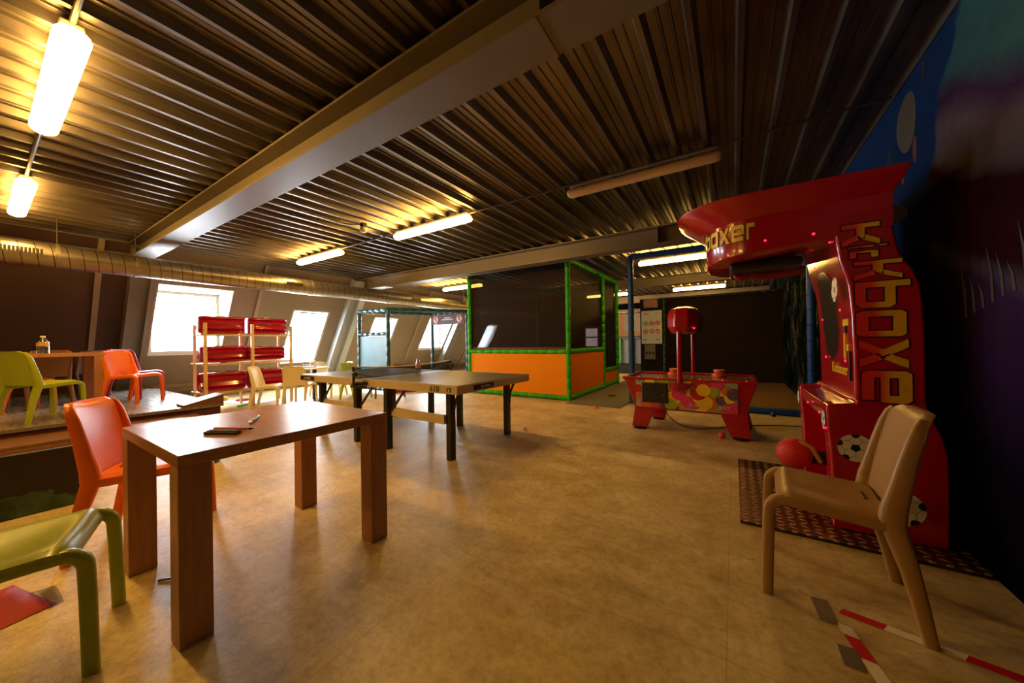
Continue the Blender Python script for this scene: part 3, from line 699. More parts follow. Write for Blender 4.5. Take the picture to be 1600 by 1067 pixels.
# =================================================================== SLED RACK
rx = -7.84; rk = thing('pine_rack', 'pale pine shelving rack holding red sleds in front of the window wall', 'rack', (-8.05, 2.9, 0))
ro = (-8.05, 2.9, 0)
for y in (2.21, 2.92, 3.61):
    rel(MB().bb(rx-0.025, rx+0.02, y-0.025, y+0.02, 0, 1.58 if y != 3.61 else 1.56), ro).build('upright', PINE, rk, smooth=False)
    rel(MB().bb(-8.42, -8.38, y-0.02, y+0.02, 0, 1.56), ro).build('upright', PINE, rk, smooth=False)
levels = (0.33, 0.85, 1.38)
for z in levels:
    b = MB()
    for k in range(5): b.bb(-8.44+k*0.125, -8.44+k*0.125+0.09, 2.16, 3.65, z-0.02, z)
    b.bb(-7.86, -7.835, 2.16, 3.65, z-0.035, z-0.004)
    rel(b, ro).build('shelf', PINE, rk, smooth=False)
def make_sled(label):
    root = thing('plastic_sled', label, 'sled', (0, 0, 0), 0, 'red plastic sleds on the rack')
    rings = []; n = 56; nx = 21
    for i in range(nx):
        t = -1+2*i/(nx-1); yv = 0.345*math.sin(t*PI/2)
        e = (1-abs(math.sin(t*PI/2))**8)**0.5 if abs(t) < 1 else 0; e = max(0.55+0.45*e, 0.55) if abs(t) < 1 else 0.5
        if abs(t) == 1: e = 0.42
        h = 0.160*(0.80+0.20*e); d = 0.14*e
        ring = []
        for a in range(n):
            th = 2*PI*a/n; ca, sa = math.cos(th), math.sin(th)
            x = d*math.copysign(abs(ca)**0.55, ca); z = h*math.copysign(abs(sa)**0.45, sa)
            if x > d*0.6 and abs(t) < 0.95: x -= 0.042*(0.5+0.5*math.cos(z/h*PI*3.4))**2*(1 if abs(t) < 0.85 else 0.4)
            ring.append(Vector((x-0.02*(1-e), yv, z)))
        rings.append(ring)
    MB().ringloft(rings).build('shell', SLED, root, ang=45)
    b = MB(); b.lathe([(0.168, -0.345), (0.168, 0.345)], n=4) if False else None
    lip = [(-0.12, yy, zz) for yy, zz in [(-0.33, -0.10), (-0.33, 0.10), (-0.27, 0.16), (0.27, 0.16), (0.33, 0.10), (0.33, -0.10), (0.27, -0.16), (-0.27, -0.16), (-0.33, -0.10)]]
    MB().tube(lip, 0.012, 8).build('rim', SLED, root)
    for s in (1, -1):
        b = MB(); b.tube([(0.01, -0.045, s*0.155), (0.015, -0.03, s*0.172), (0.015, 0.03, s*0.172), (0.01, 0.045, s*0.155)], 0.009, 8)
        b.build('rope_handle', GOLD, root)
    return root
sl = make_sled('red sled at the top left of the rack')
pos = [(-8.02, 2.50, levels[2]+0.172, 0.02, 'red sled at the top left of the rack'), (-8.02, 3.23, levels[2]+0.172, 0, 'red sled at the top right of the rack'),
       (-8.02, 2.52, levels[1]+0.165, 0, 'red sled on the middle shelf, left side of the rack'), (-8.02, 3.20, levels[1]+0.160, 0, 'red sled on the middle shelf, right side of the rack'),
       (-8.02, 2.50, levels[0]+0.180, 0, 'red sled on the bottom shelf, left side of the rack'), (-8.02, 3.22, levels[0]+0.180, 0, 'red sled on the bottom shelf, right side of the rack')]
for i, (x, y, z, r, lb) in enumerate(pos):
    o = sl if i == 0 else dup(sl, (x, y, z), 0, lb)
    o.location = (x, y, z)
    o.scale = (1, 0.98, [1, 1, 0.94, 0.82, 1.08, 1.08][i])
# toys on the floor by the rack
tag(MB().sphere((0, 0, 0.05), 0.05).build('toy_ball', mat('yellow_ball', (0.6, 0.4, 0.05), 0.5)), 'small yellow ball on the floor under the rack', 'ball').location = (-9.1, 2.88, 0)
o = MB().bb(-0.55, 0.55, -0.3, 0.3, 0, 0.008).build('white_sheet', WHITE); o.location = (-8.55, 3.12, 0); o.rotation_euler = (0, 0, 0.3); tag(o, 'white paper sheet on the floor under the rack', 'sheet')
o = MB().lathe([(0.13, 0), (0.13, 0.02), (0.10, 0.03)], n=24).build('flying_disc', SLED); o.location = (-8.75, 3.08, 0.009); tag(o, 'flat red disc lying on the white sheet', 'disc')
o = MB().prism([(0, -0.03), (0.22, -0.05), (0.30, 0), (0.22, 0.05), (0, 0.03)], lambda x, y: Vector((x, y, 0)), lambda x, y: Vector((x, y, 0.03))).build('toy_shovel', mat('green_toy', (0.1, 0.6, 0.15), 0.4), bevel=0.004); o.location = (-7.95, 2.72, 0); o.rotation_euler = (0, 0, 2.2); tag(o, 'small green plastic toy on the floor in front of the rack', 'toy')
# small table between the ivory chairs with a wire holder
t = thing('small_table', 'small white topped table with black leg between the ivory chairs', 'table', (-7.45, 3.88, 0))
MB().lathe([(0.28, 0.66), (0.29, 0.665), (0.29, 0.685), (0.28, 0.69)], n=32).build('tabletop', IVORY, t)
MB().box((0, 0, 0.33), (0.06, 0.06, 0.66)).build('leg', DARK, t)
MB().lathe([(0.2, 0), (0.2, 0.012), (0.04, 0.03)], n=24).build('base', DARK, t)
t = thing('wire_rack', 'thin wire holder standing on the small white topped table', 'wire rack', (-7.5, 3.80, 0.69))
for z in (0.06, 0.14, 0.22):
    MB().tube([(0.11*math.cos(2*PI*i/20), 0.11*math.sin(2*PI*i/20), z) for i in range(21)], 0.004, 6).build('ring', CHROME, t)
for k in range(5):
    a = 2*PI*k/5; MB().tube([(0.11*math.cos(a), 0.11*math.sin(a), 0), (0.11*math.cos(a), 0.11*math.sin(a), 0.26)], 0.004, 6).build('wire', CHROME, t)
MB().box((0, 0, 0.012), (0.2, 0.2, 0.024)).build('tray', WOODL, t, bevel=0.004)

# =================================================================== TABLE TENNIS TABLE
PX0, PX1, PY0, PY1 = -5.02, -2.17, 2.43, 3.76
tt = thing('tennis_table', 'outdoor table tennis table with grey-brown top and black legs', 'table', (-3.6, 3.08, 0)); to = (-3.6, 3.08, 0)
mid = (PX0+PX1)/2
for (a, c) in ((PX0, mid-0.004), (mid+0.004, PX1)):
    b = MB(); b.bb(a, c, PY0, PY1, 0.735, 0.76, GREYTOP); rel(b, to).build('tabletop', None, tt, bevel=0.004)
    b = MB(); b.bb(a, c, PY0-0.006, PY0+0.02, 0.675, 0.757); b.bb(a, c, PY1-0.02, PY1+0.006, 0.675, 0.757)
    if c == PX1: b.bb(PX1-0.02, PX1+0.006, PY0, PY1, 0.675, 0.757)
    else: b.bb(PX0-0.006, PX0+0.02, PY0, PY1, 0.675, 0.757)
    rel(b, to).build('apron', EDGEB, tt, bevel=0.004)
b = MB(); z = 0.7605
for y in (PY0+0.01, PY1-0.03, (PY0+PY1)/2-0.002): b.bb(PX0+0.01, PX1-0.01, y, y+(0.02 if y != (PY0+PY1)/2-0.002 else 0.004), z-0.0003, z+0.0004)
rel(b, to).build('line_marking', WHITE, tt, smooth=False)
for (x, y) in ((-2.38, 2.55), (-3.24, 2.47), (-3.80, 2.47), (-4.62, 2.50), (-2.42, 3.62), (-3.24, 3.66), (-3.80, 3.66), (-4.62, 3.62)):
    rel(MB().bb(x-0.03, x+0.03, y-0.025, y+0.05, 0, 0.69), to).build('leg', DARK, tt, bevel=0.004)
rel(MB().bb(-3.21, -2.41, 2.50, 2.53, 0.36, 0.45), to).build('crossbar', EDGEB, tt, bevel=0.003)
rel(MB().bb(-4.60, -3.83, 2.50, 2.53, 0.36, 0.45), to).build('crossbar', EDGEB, tt, bevel=0.003)
for (xa, xb_) in ((-3.20, -2.95), (-3.77, -3.50), (-4.59, -4.35)):
    b = MB(); b.tube([(xa, 2.50, 0.42), (xb_, 2.50, 0.70)], 0.014, 6); rel(b, to).build('brace', DARK, tt)
for y in (2.58, 3.6):
    pts = [(-2.26, y, 0.70)]+[(-2.26-0.10*t-0.03*math.sin(t*PI), y, 0.70-0.30*t) for t in (0.25, 0.5, 0.75, 1)]
    b = MB(); b.tube(pts, 0.014, 6); rel(b, to).build('brace', DARK, tt)
# printed markings on the edges
def text_mesh(body, size, m, name='lettering', bold=0.0, depth=0.0006, parent=None, mw=None, spacing=1.0):
    cu = bpy.data.curves.new(name, 'FONT'); cu.body = body; cu.size = size; cu.extrude = depth; cu.offset = bold; cu.space_character = spacing
    cu.align_x = 'CENTER'; cu.align_y = 'CENTER'
    o = bpy.data.objects.new(name, cu); C.objects.link(o)
    dg = bpy.context.evaluated_depsgraph_get(); me = bpy.data.meshes.new_from_object(o.evaluated_get(dg))
    bpy.data.objects.remove(o); me.materials.clear(); me.materials.append(m)
    o = bpy.data.objects.new(name, me); C.objects.link(o)
    if parent: o.parent = parent
    if mw: o.matrix_local = mw
    return o
def mw_(loc, xdir, ydir):
    xd, yd = Vector(xdir).normalized(), Vector(ydir).normalized(); zd = xd.cross(yd)
    m = Matrix((xd, yd, zd)).transposed().to_4x4(); m.translation = Vector(loc); return m
text_mesh('610', 0.078, BLACKP, 'model_number', 0.0012, parent=tt, mw=mw_(Vector((-2.46, PY0-0.009, 0.715))-Vector(to), (1, 0, 0), (0, 0, 1)), spacing=1.1)
rel(MB().bb(-2.30, -2.245, PY0-0.0072, PY0-0.004, 0.695, 0.735), to).build('logo_patch', BLACKP, tt, smooth=False)
text_mesh('n', 0.05, WHITE, 'logo_mark', 0.002, parent=tt, mw=mw_(Vector((-2.272, PY0-0.0085, 0.716))-Vector(to), (1, 0, 0), (0, 0, 1)))
rel(MB().bb(PX1+0.003, PX1+0.0075, 2.66, 3.00, 0.69, 0.742), to).build('brand_patch', BLACKP, tt, bevel=0)
rel(MB().bb(PX0+0.01, PX0+0.36, PY0-0.0075, PY0-0.003, 0.69, 0.742), to).build('brand_patch', BLACKP, tt, bevel=0)
text_mesh('cornilleau', 0.042, WHITE, 'brand_name', 0.0005, parent=tt, mw=mw_(Vector((PX1+0.009, 2.86, 0.718))-Vector(to), (0, 1, 0), (0, 0, 1)))
text_mesh('cornilleau', 0.042, WHITE, 'brand_name', 0.0005, parent=tt, mw=mw_(Vector((PX0+0.19, PY0-0.009, 0.718))-Vector(to), (1, 0, 0), (0, 0, 1)))
# net with posts
nt_ = thing('tennis_net', 'sagging black table tennis net clamped across the table', 'net', (mid, 3.08, 0.76)); no = Vector((mid, 3.08, 0.76))
ya, yb = PY0-0.13, PY1+0.12
for s, y in ((1, ya), (-1, yb)):
    b = MB(); b.tube([(0, y-no.y, -0.05), (0, y-no.y, 0.15)], 0.014, 8); b.box((0, y-no.y+s*0.02, -0.05), (0.05, 0.06, 0.03)); b.box((0.0, y-no.y+s*0.09, -0.045), (0.16, 0.10, 0.035)); b.box((0.0, y-no.y+s*0.06, -0.085), (0.24, 0.05, 0.02))
    b.sphere((0.03, y-no.y, 0.07), 0.035, 12)
    b.build('net_post', DARK, nt_)
def netp(u, v): y = ya+(yb-ya)*u; sag = 0.035*(1-(2*u-1)**2); return Vector((0, y-no.y, 0.012+(0.135-sag)*v))
MB().grid(netp, 24, 3).build('mesh', NETR, nt_)
b = MB(); b.tube([netp(i/24, 1) for i in range(25)], 0.008, 6); b.build('tape', WHITE, nt_)
b = MB(); b.tube([netp(0.0, 0.5), netp(0.15, 0.03), netp(0.3, 0.0)], 0.004, 6); b.tube([netp(i/10, 0) for i in range(11)], 0.005, 6); b.build('cord', DARK, nt_)

# =================================================================== PADDED CAGES
def pole(b, p0, p1, r=0.047, seg=0.22, m=None, ties=True):
    p0, p1 = Vector(p0), Vector(p1); L = (p1-p0).length; ax = (p1-p0).normalized(); n = max(1, round(L/seg)); q = L/n
    pf = [(r*0.7, 0)]
    for k in range(n): pf += [(r, k*q+0.006), (r*1.04, k*q+q*0.5), (r, (k+1)*q-0.006), (r*0.84, (k+1)*q)]
    pf.append((r*0.6, L)); b.lathe(pf, c=p0, axis=ax, n=12, m=m)
    if ties:
        u, v = b.frame(ax)
        for k in range(n*2):
            a = k*1.3; d = u*math.cos(a)+v*math.sin(a); c = p0+ax*((k+0.5)*q/2)
            b.tube([c+d*r, c+d*(r+0.02)], 0.0035, 4, m)
cage = thing('play_cage', 'netted play cage with green padded posts and orange lower panels', 'play cage', (-3.9, 7.8, 0)); co = (-3.9, 7.8, 0)
GX0, GX1, GY0, GY1 = -5.20, -2.72, 6.28, 9.62; GYm = 8.42; TOPZ = 2.765
def pp_(p0, p1, name='post', m=GREENF, root=cage, o=co, **k):
    b = MB(); pole(b, p0, p1, **k); return rel(b, o).build(name, m, root, ang=50)
for p in ((GX0, GY0), (GX1, GY0), (GX1, GYm), (GX1, GY1), (GX0, GY1)): pp_((*p, 0.0), (*p, TOPZ-0.05))
for a, c in (((GX0, GY0, TOPZ), (GX1, GY0, TOPZ)), ((GX1, GY0, TOPZ), (GX1, GY1, TOPZ)), ((GX0, GY0, 0.96), (GX1, GY0, 0.96)), ((GX1, GY0, 0.97), (GX1, GYm, 0.97)), ((GX0, GY0, 0.06), (GX1, GY0, 0.06)), ((GX1, GY0, 0.06), (GX1, GY1, 0.06)), ((GX1, GYm, 0.44), (GX1, GY1, 0.44)), ((GX0, GY0, TOPZ), (GX0, GY1, TOPZ)), ((GX0, GY1, TOPZ), (GX1, GY1, TOPZ))):
    pp_(a, c, 'rail')
rel(MB().bb(GX0+0.04, GX1-0.04, GY0-0.01, GY0+0.01, 0.09, 0.92), co).build('lower_panel', PANELO, cage, smooth=False)
rel(MB().bb(GX1-0.01, GX1+0.01, GY0+0.04, GYm-0.04, 0.09, 0.92), co).build('lower_panel', mat('orange_side_panel', (0.70, 0.18, 0.0), 0.6, spec=0.12), cage, smooth=False)
rel(MB().bb(GX1-0.01, GX1+0.01, GYm+0.04, GY1-0.04, 0.09, 0.40), co).build('lower_panel', MATS['orange_side_panel'], cage, smooth=False)
rel(MB().bb(GX0+0.04, GX1-0.04, GY0+0.02, GY0+0.10, 0.99, 1.05), co).build('ledge_pad', mat('maroon_pad', (0.12, 0.015, 0.012), 0.6), cage, bevel=0.01)
def quad(b, a, c, d, e, m=None): return b.add([a, c, d, e], [(0, 1, 2, 3)], m)
b = MB(); quad(b, (GX0, GY0+0.03, 0.98), (GX1, GY0+0.03, 0.98), (GX1, GY0+0.03, TOPZ), (GX0, GY0+0.03, TOPZ)); rel(b, co).build('net', NETB, cage, smooth=False)
b = MB(); quad(b, (GX1-0.03, GY0, 0.98), (GX1-0.03, GYm, 0.98), (GX1-0.03, GYm, TOPZ), (GX1-0.03, GY0, TOPZ)); quad(b, (GX1-0.03, GYm, 0.46), (GX1-0.03, GY1, 0.46), (GX1-0.03, GY1, TOPZ), (GX1-0.03, GYm, TOPZ)); rel(b, co).build('net', NETB, cage, smooth=False)
b = MB(); quad(b, (GX0+0.02, GY1, 0.05), (GX1, GY1, 0.05), (GX1, GY1, TOPZ), (GX0, GY1, TOPZ)); quad(b, (GX0, GY0, 0.05), (GX0, GY1, 0.05), (GX0, GY1, TOPZ), (GX0, GY0, TOPZ)); rel(b, co).build('net', NETB, cage, smooth=False)
rel(MB().bb(GX0+0.02, GX1-0.02, GY0+0.1, GY1, 0.0, 0.10), co).build('floor_pad', mat('dark_pad', (0.05, 0.03, 0.03), 0.7), cage, smooth=False)
b = MB()
for k in range(6): y = GYm+0.12+k*0.19; b.tube([(GX1-0.06, y, 0.45), (GX1-0.06, y, TOPZ-0.1)], 0.03, 8)
rel(b, co).build('curtain_rollers', mat('dark_grey_vinyl', (0.06, 0.055, 0.06), 0.35), cage)

# blue padded frame with light blue panel
def cageB():
    A, Bp, Cp, Dp = (-6.95, 4.60), (-6.10, 4.72), (-6.10, 6.90), (-7.42, 7.05)
    root = thing('blue_play_frame', 'dark blue padded frame with a light blue panel by the windows', 'play frame', (-6.6, 5.8, 0)); o = (-6.6, 5.8, 0); H = 1.84
    A, Bp = (-7.7, 5.15), (-6.72, 5.22); Cp, Dp = (-5.78, 6.60), (-6.85, 6.50)
    A = (-7.85, 5.20); Bp = (-6.75, 5.20); Cp = (-5.75, 6.85); Dp = (-7.0, 6.85)
    zt = 1.97
    for p in (A, Bp, Cp, Dp): pp_((*p, 0), (*p, zt), 'post', TEALF, root, o, r=0.045)
    for p, q in ((A, Bp), (Bp, Cp), (Cp, Dp), (A, Dp)): pp_((*p, zt), (*q, zt), 'rail', TEALF, root, o, r=0.045)
    pp_((*A, 1.40), (*Bp, 1.40), 'rail', TEALF, root, o, r=0.045); pp_((*A, 0.10), (*Bp, 0.10), 'rail', TEALF, root, o, r=0.045)
    rel(MB().bb(A[0]+0.04, Bp[0]-0.04, 5.19, 5.21, 0.15, 1.35), o).build('panel', PANELB, root, smooth=False)
    pp_((*Bp, 0.05), (*Cp, 0.05), 'rail', mat('red_foam', (0.45, 0.02, 0.02), 0.5), root, o, r=0.045)
    # warning board with two round no-entry marks
    s = rel(MB().bb(-6.92, -5.80, 6.77, 6.79, 1.66, 1.92), o).build('warning_board', mat('maroon_sign', (0.05, 0.012, 0.02), 0.4), root, smooth=False)
    for x in (-6.78, -5.95):
        disc = MB(); disc.lathe([(0.105, 0), (0.105, 0.004)], c=(x, 6.766, 1.79), axis=(0, -1, 0), n=24, m=mat('sign_red', (0.6, 0.03, 0.03), 0.4)); disc.lathe([(0.08, 0.0041), (0.08, 0.006)], c=(x, 6.766, 1.79), axis=(0, -1, 0), n=24, m=WHITE)
        disc.box((x, 6.757, 1.79), (0.15, 0.004, 0.02), rot=(0, 0.78, 0), m=MATS['sign_red'])
        disc.box((x, 6.758, 1.80), (0.035, 0.004, 0.09), m=BLACKP); disc.sphere((x, 6.759, 1.855), 0.018, 8, BLACKP, (1, 0.2, 1))
        rel(disc, o).build('no_entry_mark', None, s)
    b = MB(); b.box((-6.36, 6.765, 1.83), (0.22, 0.004, 0.022)); b.box((-6.36, 6.765, 1.785), (0.40, 0.004, 0.022)); rel(b, o).build('text_line', WHITE, s, smooth=False)
cageB()

# blue court frame at right and its net
crt = thing('court_enclosure', 'tall dark blue padded frame around the netted court behind the air hockey table', 'frame', (-0.3, 6.6, 0)); cr = (-0.3, 6.6, 0)
for x, z1 in ((-1.60, 2.73), (0.955, 2.70)): pp_((x, 6.6, 0), (x, 6.6, z1), 'post', BLUEF, crt, cr, r=0.052)
pp_((-1.60, 6.6, 2.71), (0.955, 6.6, 2.69), 'rail', BLUEF, crt, cr, r=0.052)
pp_((-1.60, 6.6, 0.05), (0.955, 6.6, 0.05), 'rail', BLUEF, crt, cr, r=0.05)
tag(MB().bb(-2.66, -1.66, 5.98, 11.2, 0.0, 0.012).build('carpet', CARPET, smooth=False), 'grey carpet strip beside the green cage', 'carpet')
tag(MB().bb(-1.55, 1.03, 6.68, 10.8, 0.0, 0.06).build('court_mat', MATY, bevel=0.01), 'ochre yellow floor mat inside the netted court', 'mat')
# black partition behind the court
pt = thing('black_partition', 'black netting partition behind the court', 'partition', (-0.6, 10.95, 0)); po = (-0.6, 10.95, 0)
rel(MB().bb(-2.38, 1.03, 10.93, 10.97, 0, 2.35), po).build('sheet', BLACKW, pt, smooth=False)
for x in (-1.70,):
    pp_((x, 10.88, 0), (x, 10.88, 2.38), 'post', mat('dark_green_foam', (0.01, 0.06, 0.01), 0.5), pt, po, r=0.04, ties=False)
pp_((-2.38, 10.9, 2.37), (1.03, 10.9, 2.37), 'rail', DARK, pt, po, r=0.035, ties=False)
# posters
def poster():
    t = thing('rules_poster', 'pale poster with two rows of red round prohibition symbols', 'poster', (-2.04, 10.83, 1.55)); o = (-2.04, 10.83, 1.55)
    MB().bb(-0.285, 0.285, 0, 0.008, -0.49, 0.49).build('sheet', mat('pale_poster', (0.55, 0.60, 0.55), 0.4), t, smooth=False)
    sr = MATS['sign_red']
    for i, (x, z) in enumerate([(-0.17, 0.12), (0, 0.12), (0.17, 0.12), (-0.17, -0.12), (0, -0.12), (0.17, -0.12)]):
        ring = mat('olive_print', (0.25, 0.28, 0.08), 0.5) if i == 0 else sr
        b = MB(); b.lathe([(0.068, 0), (0.068, 0.003)], c=(x, -0.001, z), axis=(0, -1, 0), n=20, m=ring); b.lathe([(0.043, 0.0031), (0.043, 0.004)], c=(x, -0.001, z), axis=(0, -1, 0), n=20, m=WHITE)
        b.box((x, -0.0065, z), (0.02, 0.003, 0.06), m=BLACKP)
        if i: b.box((x, -0.009, z), (0.11, 0.003, 0.014), rot=(0, 0.78, 0), m=sr)
        b.build('prohibition_symbol', None, t)
    b = MB(); b.box((-0.15, -0.002, 0.40), (0.16, 0.003, 0.035)); b.build('heading', mat('faint_red', (0.5, 0.2, 0.18), 0.5), t, smooth=False)
    b = MB(); b.box((0.17, -0.002, 0.41), (0.13, 0.003, 0.05)); b.build('emblem', mat('faint_yellow', (0.5, 0.45, 0.2), 0.5), t, smooth=False)
    b = MB(); b.box((-0.2, -0.002, -0.37), (0.11, 0.003, 0.018)); b.box((0.17, -0.002, -0.37), (0.11, 0.003, 0.018)); b.build('text_line', BLACKP, t, smooth=False)
    t = thing('small_poster', 'small dim poster hanging below the rules poster', 'poster', (-2.10, 10.85, 0.82))
    MB().bb(-0.15, 0.15, 0, 0.006, -0.22, 0.22).build('sheet', mat('dim_poster', (0.16, 0.15, 0.11), 0.5), t, smooth=False)
    b = MB()
    for x in (-0.09, 0, 0.09): b.box((x, -0.002, -0.03), (0.055, 0.003, 0.07))
    b.build('picture', BLACKP, t, smooth=False)
    t = thing('hazard_sign', 'small pinkish sign with a black and white hazard striped border', 'sign', (-2.06, 10.82, 2.26))
    MB().bb(-0.20, 0.20, 0, 0.008, -0.135, 0.135).build('plate', mat('hazard_pale', (0.42, 0.36, 0.26), 0.5), t, smooth=False)
    MB().bb(-0.155, 0.155, -0.006, -0.001, -0.09, 0.09).build('centre_field', mat('hazard_pink', (0.34, 0.17, 0.11), 0.5), t, smooth=False)
    b = MB()
    for i in range(8):
        for z in (-0.113, 0.113): b.box((-0.185+i*0.053, -0.003, z), (0.022, 0.004, 0.045), rot=(0, 0.6, 0))
    for i in range(4):
        for x in (-0.178, 0.178): b.box((x, -0.003, -0.075+i*0.05), (0.045, 0.004, 0.02), rot=(0, -0.5, 0))
    b.build('hazard_stripes', BLACKP, t, smooth=False)
    b = MB()
    for i in range(3): b.box((0, -0.008, 0.045-i*0.045), (0.24, 0.003, 0.014))
    b.build('text_line', mat('hazard_text', (0.45, 0.10, 0.06), 0.5), t, smooth=False)
poster()
# far gate and details behind
g = thing('netted_gate', 'far blue rail and white netted gate between the green cage and the blue post', 'gate', (-3.0, 12.6, 0)); go = (-3.0, 12.6, 0)
for z in (1.25, 2.15): pp_((-4.2, 12.6, z), (-2.5, 12.6, z), 'rail', mat('pale_blue_foam', (0.16, 0.26, 0.34), 0.4), g, go, r=0.04, ties=False)
for x in (-3.42, -3.0, -2.62): pp_((x, 12.6, 0.35), (x, 12.6, 1.25), 'post', GREENF, g, go, r=0.03, ties=False)
rel(MB().bb(-3.5, -2.6, 12.64, 12.65, 0.35, 1.22), go).build('net', NETW, g, smooth=False)
rel(MB().bb(-4.2, -2.5, 12.5, 12.8, 0.0, 0.30), go).build('base', mat('dark_ballpit', (0.05, 0.03, 0.02), 0.5), g, smooth=False)
t = thing('wall_cupboard', 'far wooden cupboard above the netted gate', 'cupboard', (-3.6, 15.6, 0))
MB().bb(-0.9, 0.9, 0, 0.3, 1.35, 2.55).build('body', mat('ochre_board', (0.36, 0.19, 0.06), 0.5), t, bevel=0.01)
MB().bb(-0.5, 0.5, -0.02, -0.005, 1.55, 2.35).build('door', mat('grey_board', (0.28, 0.25, 0.20), 0.5), t, bevel=0.004)
# window in the back wall seen through the cage
bw = struct(MB().bb(-6.05, -5.35, 15.93, 15.99, 0.85, 1.85).build('window_6', WHITEP, smooth=False))
for z in (0.93, 1.38): MB().bb(-5.98, -5.42, 15.915, 15.925, z, z+0.38).build('pane', mat('lit_window', (0.8, 0.8, 0.85), 0.3, emit=(1.0, 0.72, 0.72), estr=3.5), bw, smooth=False)

# =================================================================== AIR HOCKEY TABLE
ah = thing('air_hockey_table', 'red air hockey table covered in bubble graphics with an overhead score drum', 'air hockey table', (-0.53, 5.15, 0)); ao = (-0.53, 5.15, 0)
AX0, AX1, AY0, AY1, AZ = -1.25, 0.215, 4.70, 5.62, 0.685
# tapered body: end pieces slope inwards to the bottom
b = MB()
def tap(z): return (z-0.27)/(AZ-0.27)
ringA = []
for z, ins, insy in ((0.27, 0.13, 0.05), (0.45, 0.085, 0.035), (AZ-0.03, 0.0, 0.0)):
    ringA.append([Vector((AX0+ins, AY0+insy, z)), Vector((AX1-ins*0.75, AY0+insy, z)), Vector((AX1-ins*0.75, AY1-insy, z)), Vector((AX0+ins, AY1-insy, z))])
b.ringloft(ringA); rel(b, ao).build('body', REDM, ah, bevel=0.012)
b = MB(); t_ = 0.035
b.bb(AX0-0.01, AX1+0.01, AY0-0.012, AY0+t_, AZ-0.03, AZ); b.bb(AX0-0.01, AX1+0.01, AY1-t_, AY1+0.012, AZ-0.03, AZ)
b.bb(AX0-0.01, AX0+t_, AY0, AY1, AZ-0.03, AZ); b.bb(AX1-t_, AX1+0.01, AY0, AY1, AZ-0.03, AZ); rel(b, ao).build('rim', REDM, ah, bevel=0.006)
rel(MB().bb(AX0+t_, AX1-t_, AY0+t_, AY1-t_, AZ-0.032, AZ-0.027), ao).build('playfield', mat('brown_playfield', (0.10, 0.07, 0.05), 0.2), ah, smooth=False)
b = MB()
for i in range(6):
    x = AX0+0.2+i*(AX1-AX0-0.3)/5
    b = MB(); b.sphere((x, AY0-0.008, AZ+0.001), 0.006, 8); rel(b, ao).build('rim_light', LEDR, ah)
# front graphic panel
GXa, GXb, GZa, GZb = -1.095, 0.03, 0.295, 0.655
def fy(z): # follows the slightly battered front
    return AY0+0.05*(1-tap(z))-0.004
b = MB(); quad(b, (GXa, fy(GZa)-0.002, GZa), (GXb, fy(GZa)-0.002, GZa), (GXb, fy(GZb)-0.002, GZb), (GXa, fy(GZb)-0.002, GZb), mat('bubble_grey', (0.35, 0.42, 0.36), 0.35))
bc = [mat('bubble_pink', (0.75, 0.04, 0.25), 0.3), mat('bubble_green', (0.36, 0.50, 0.03), 0.3), mat('bubble_yellow', (0.90, 0.68, 0.03), 0.3), mat('bubble_red', (0.50, 0.02, 0.02), 0.3), mat('bubble_purple', (0.12, 0.08, 0.26), 0.3), mat('bubble_orange', (0.7, 0.18, 0.03), 0.3)]
rnd = random.Random(4); k = 0
shine = mat('bubble_shine', (0.85, 0.80, 0.75), 0.3)
for i in range(95):
    r = rnd.uniform(0.035, 0.065) if i < 60 else rnd.uniform(0.055, 0.09)
    cx_ = rnd.uniform(GXa, GXb); cz_ = rnd.uniform(GZa, GZb); vs = []; k += 1
    off = 0.0025+k*0.00012
    for a in range(22):
        x = min(GXb, max(GXa, cx_+r*math.cos(2*PI*a/22))); z = min(GZb, max(GZa, cz_+r*math.sin(2*PI*a/22)))
        vs.append((x, fy(z)-off, z))
    b.add(vs, [tuple(range(22))], bc[(i*5+i//6+rnd.randrange(2)) % 6])
    sx, sz = cx_-r*0.35, cz_+r*0.62
    if GXa+0.02 < sx < GXb-0.02 and GZa+0.02 < sz < GZb-0.02:
        vs = [(sx+0.012*math.cos(2*PI*a/8)+0.004*math.sin(2*PI*a/8), fy(sz)-off-0.0001, sz+0.004*math.sin(2*PI*a/8)+0.003*math.cos(2*PI*a/8)) for a in range(8)]
        b.add(vs, [tuple(range(8))], shine)
rel(b, ao).build('bubble_graphic', None, ah, smooth=False)
text_mesh('baby', 0.085, WHITE, 'lettering', -0.0005, parent=ah, mw=mw_(Vector((-0.37, fy(0.38)-0.016, 0.375))-Vector(ao), (1, 0, 0), (0, 0, 1)), spacing=1.35)
text_mesh('air', 0.085, WHITE, 'lettering', -0.0005, parent=ah, mw=mw_(Vector((-0.10, fy(0.36)-0.016, 0.365))-Vector(ao), (1, 0, 0), (0, 0, 1)), spacing=1.35)
b = MB(); b.bb(-1.02, -0.705, fy(0.5)-0.035, fy(0.5), 0.365, 0.625); cb = rel(b, ao).build('coin_box', DARK, ah, bevel=0.02, seg=3)
b = MB(); b.box((-0.93, fy(0.5)-0.037, 0.57), (0.06, 0.004, 0.07)); b.box((-0.82, fy(0.5)-0.037, 0.57), (0.06, 0.004, 0.07)); rel(b, ao).build('coin_slot', RUBBER, cb, smooth=False)
b = MB(); b.lathe([(0.008, 0), (0.008, 0.004)], c=(-0.755, fy(0.5)-0.035, 0.47), axis=(0, -1, 0)); rel(b, ao).build('lock', CHROME, cb)
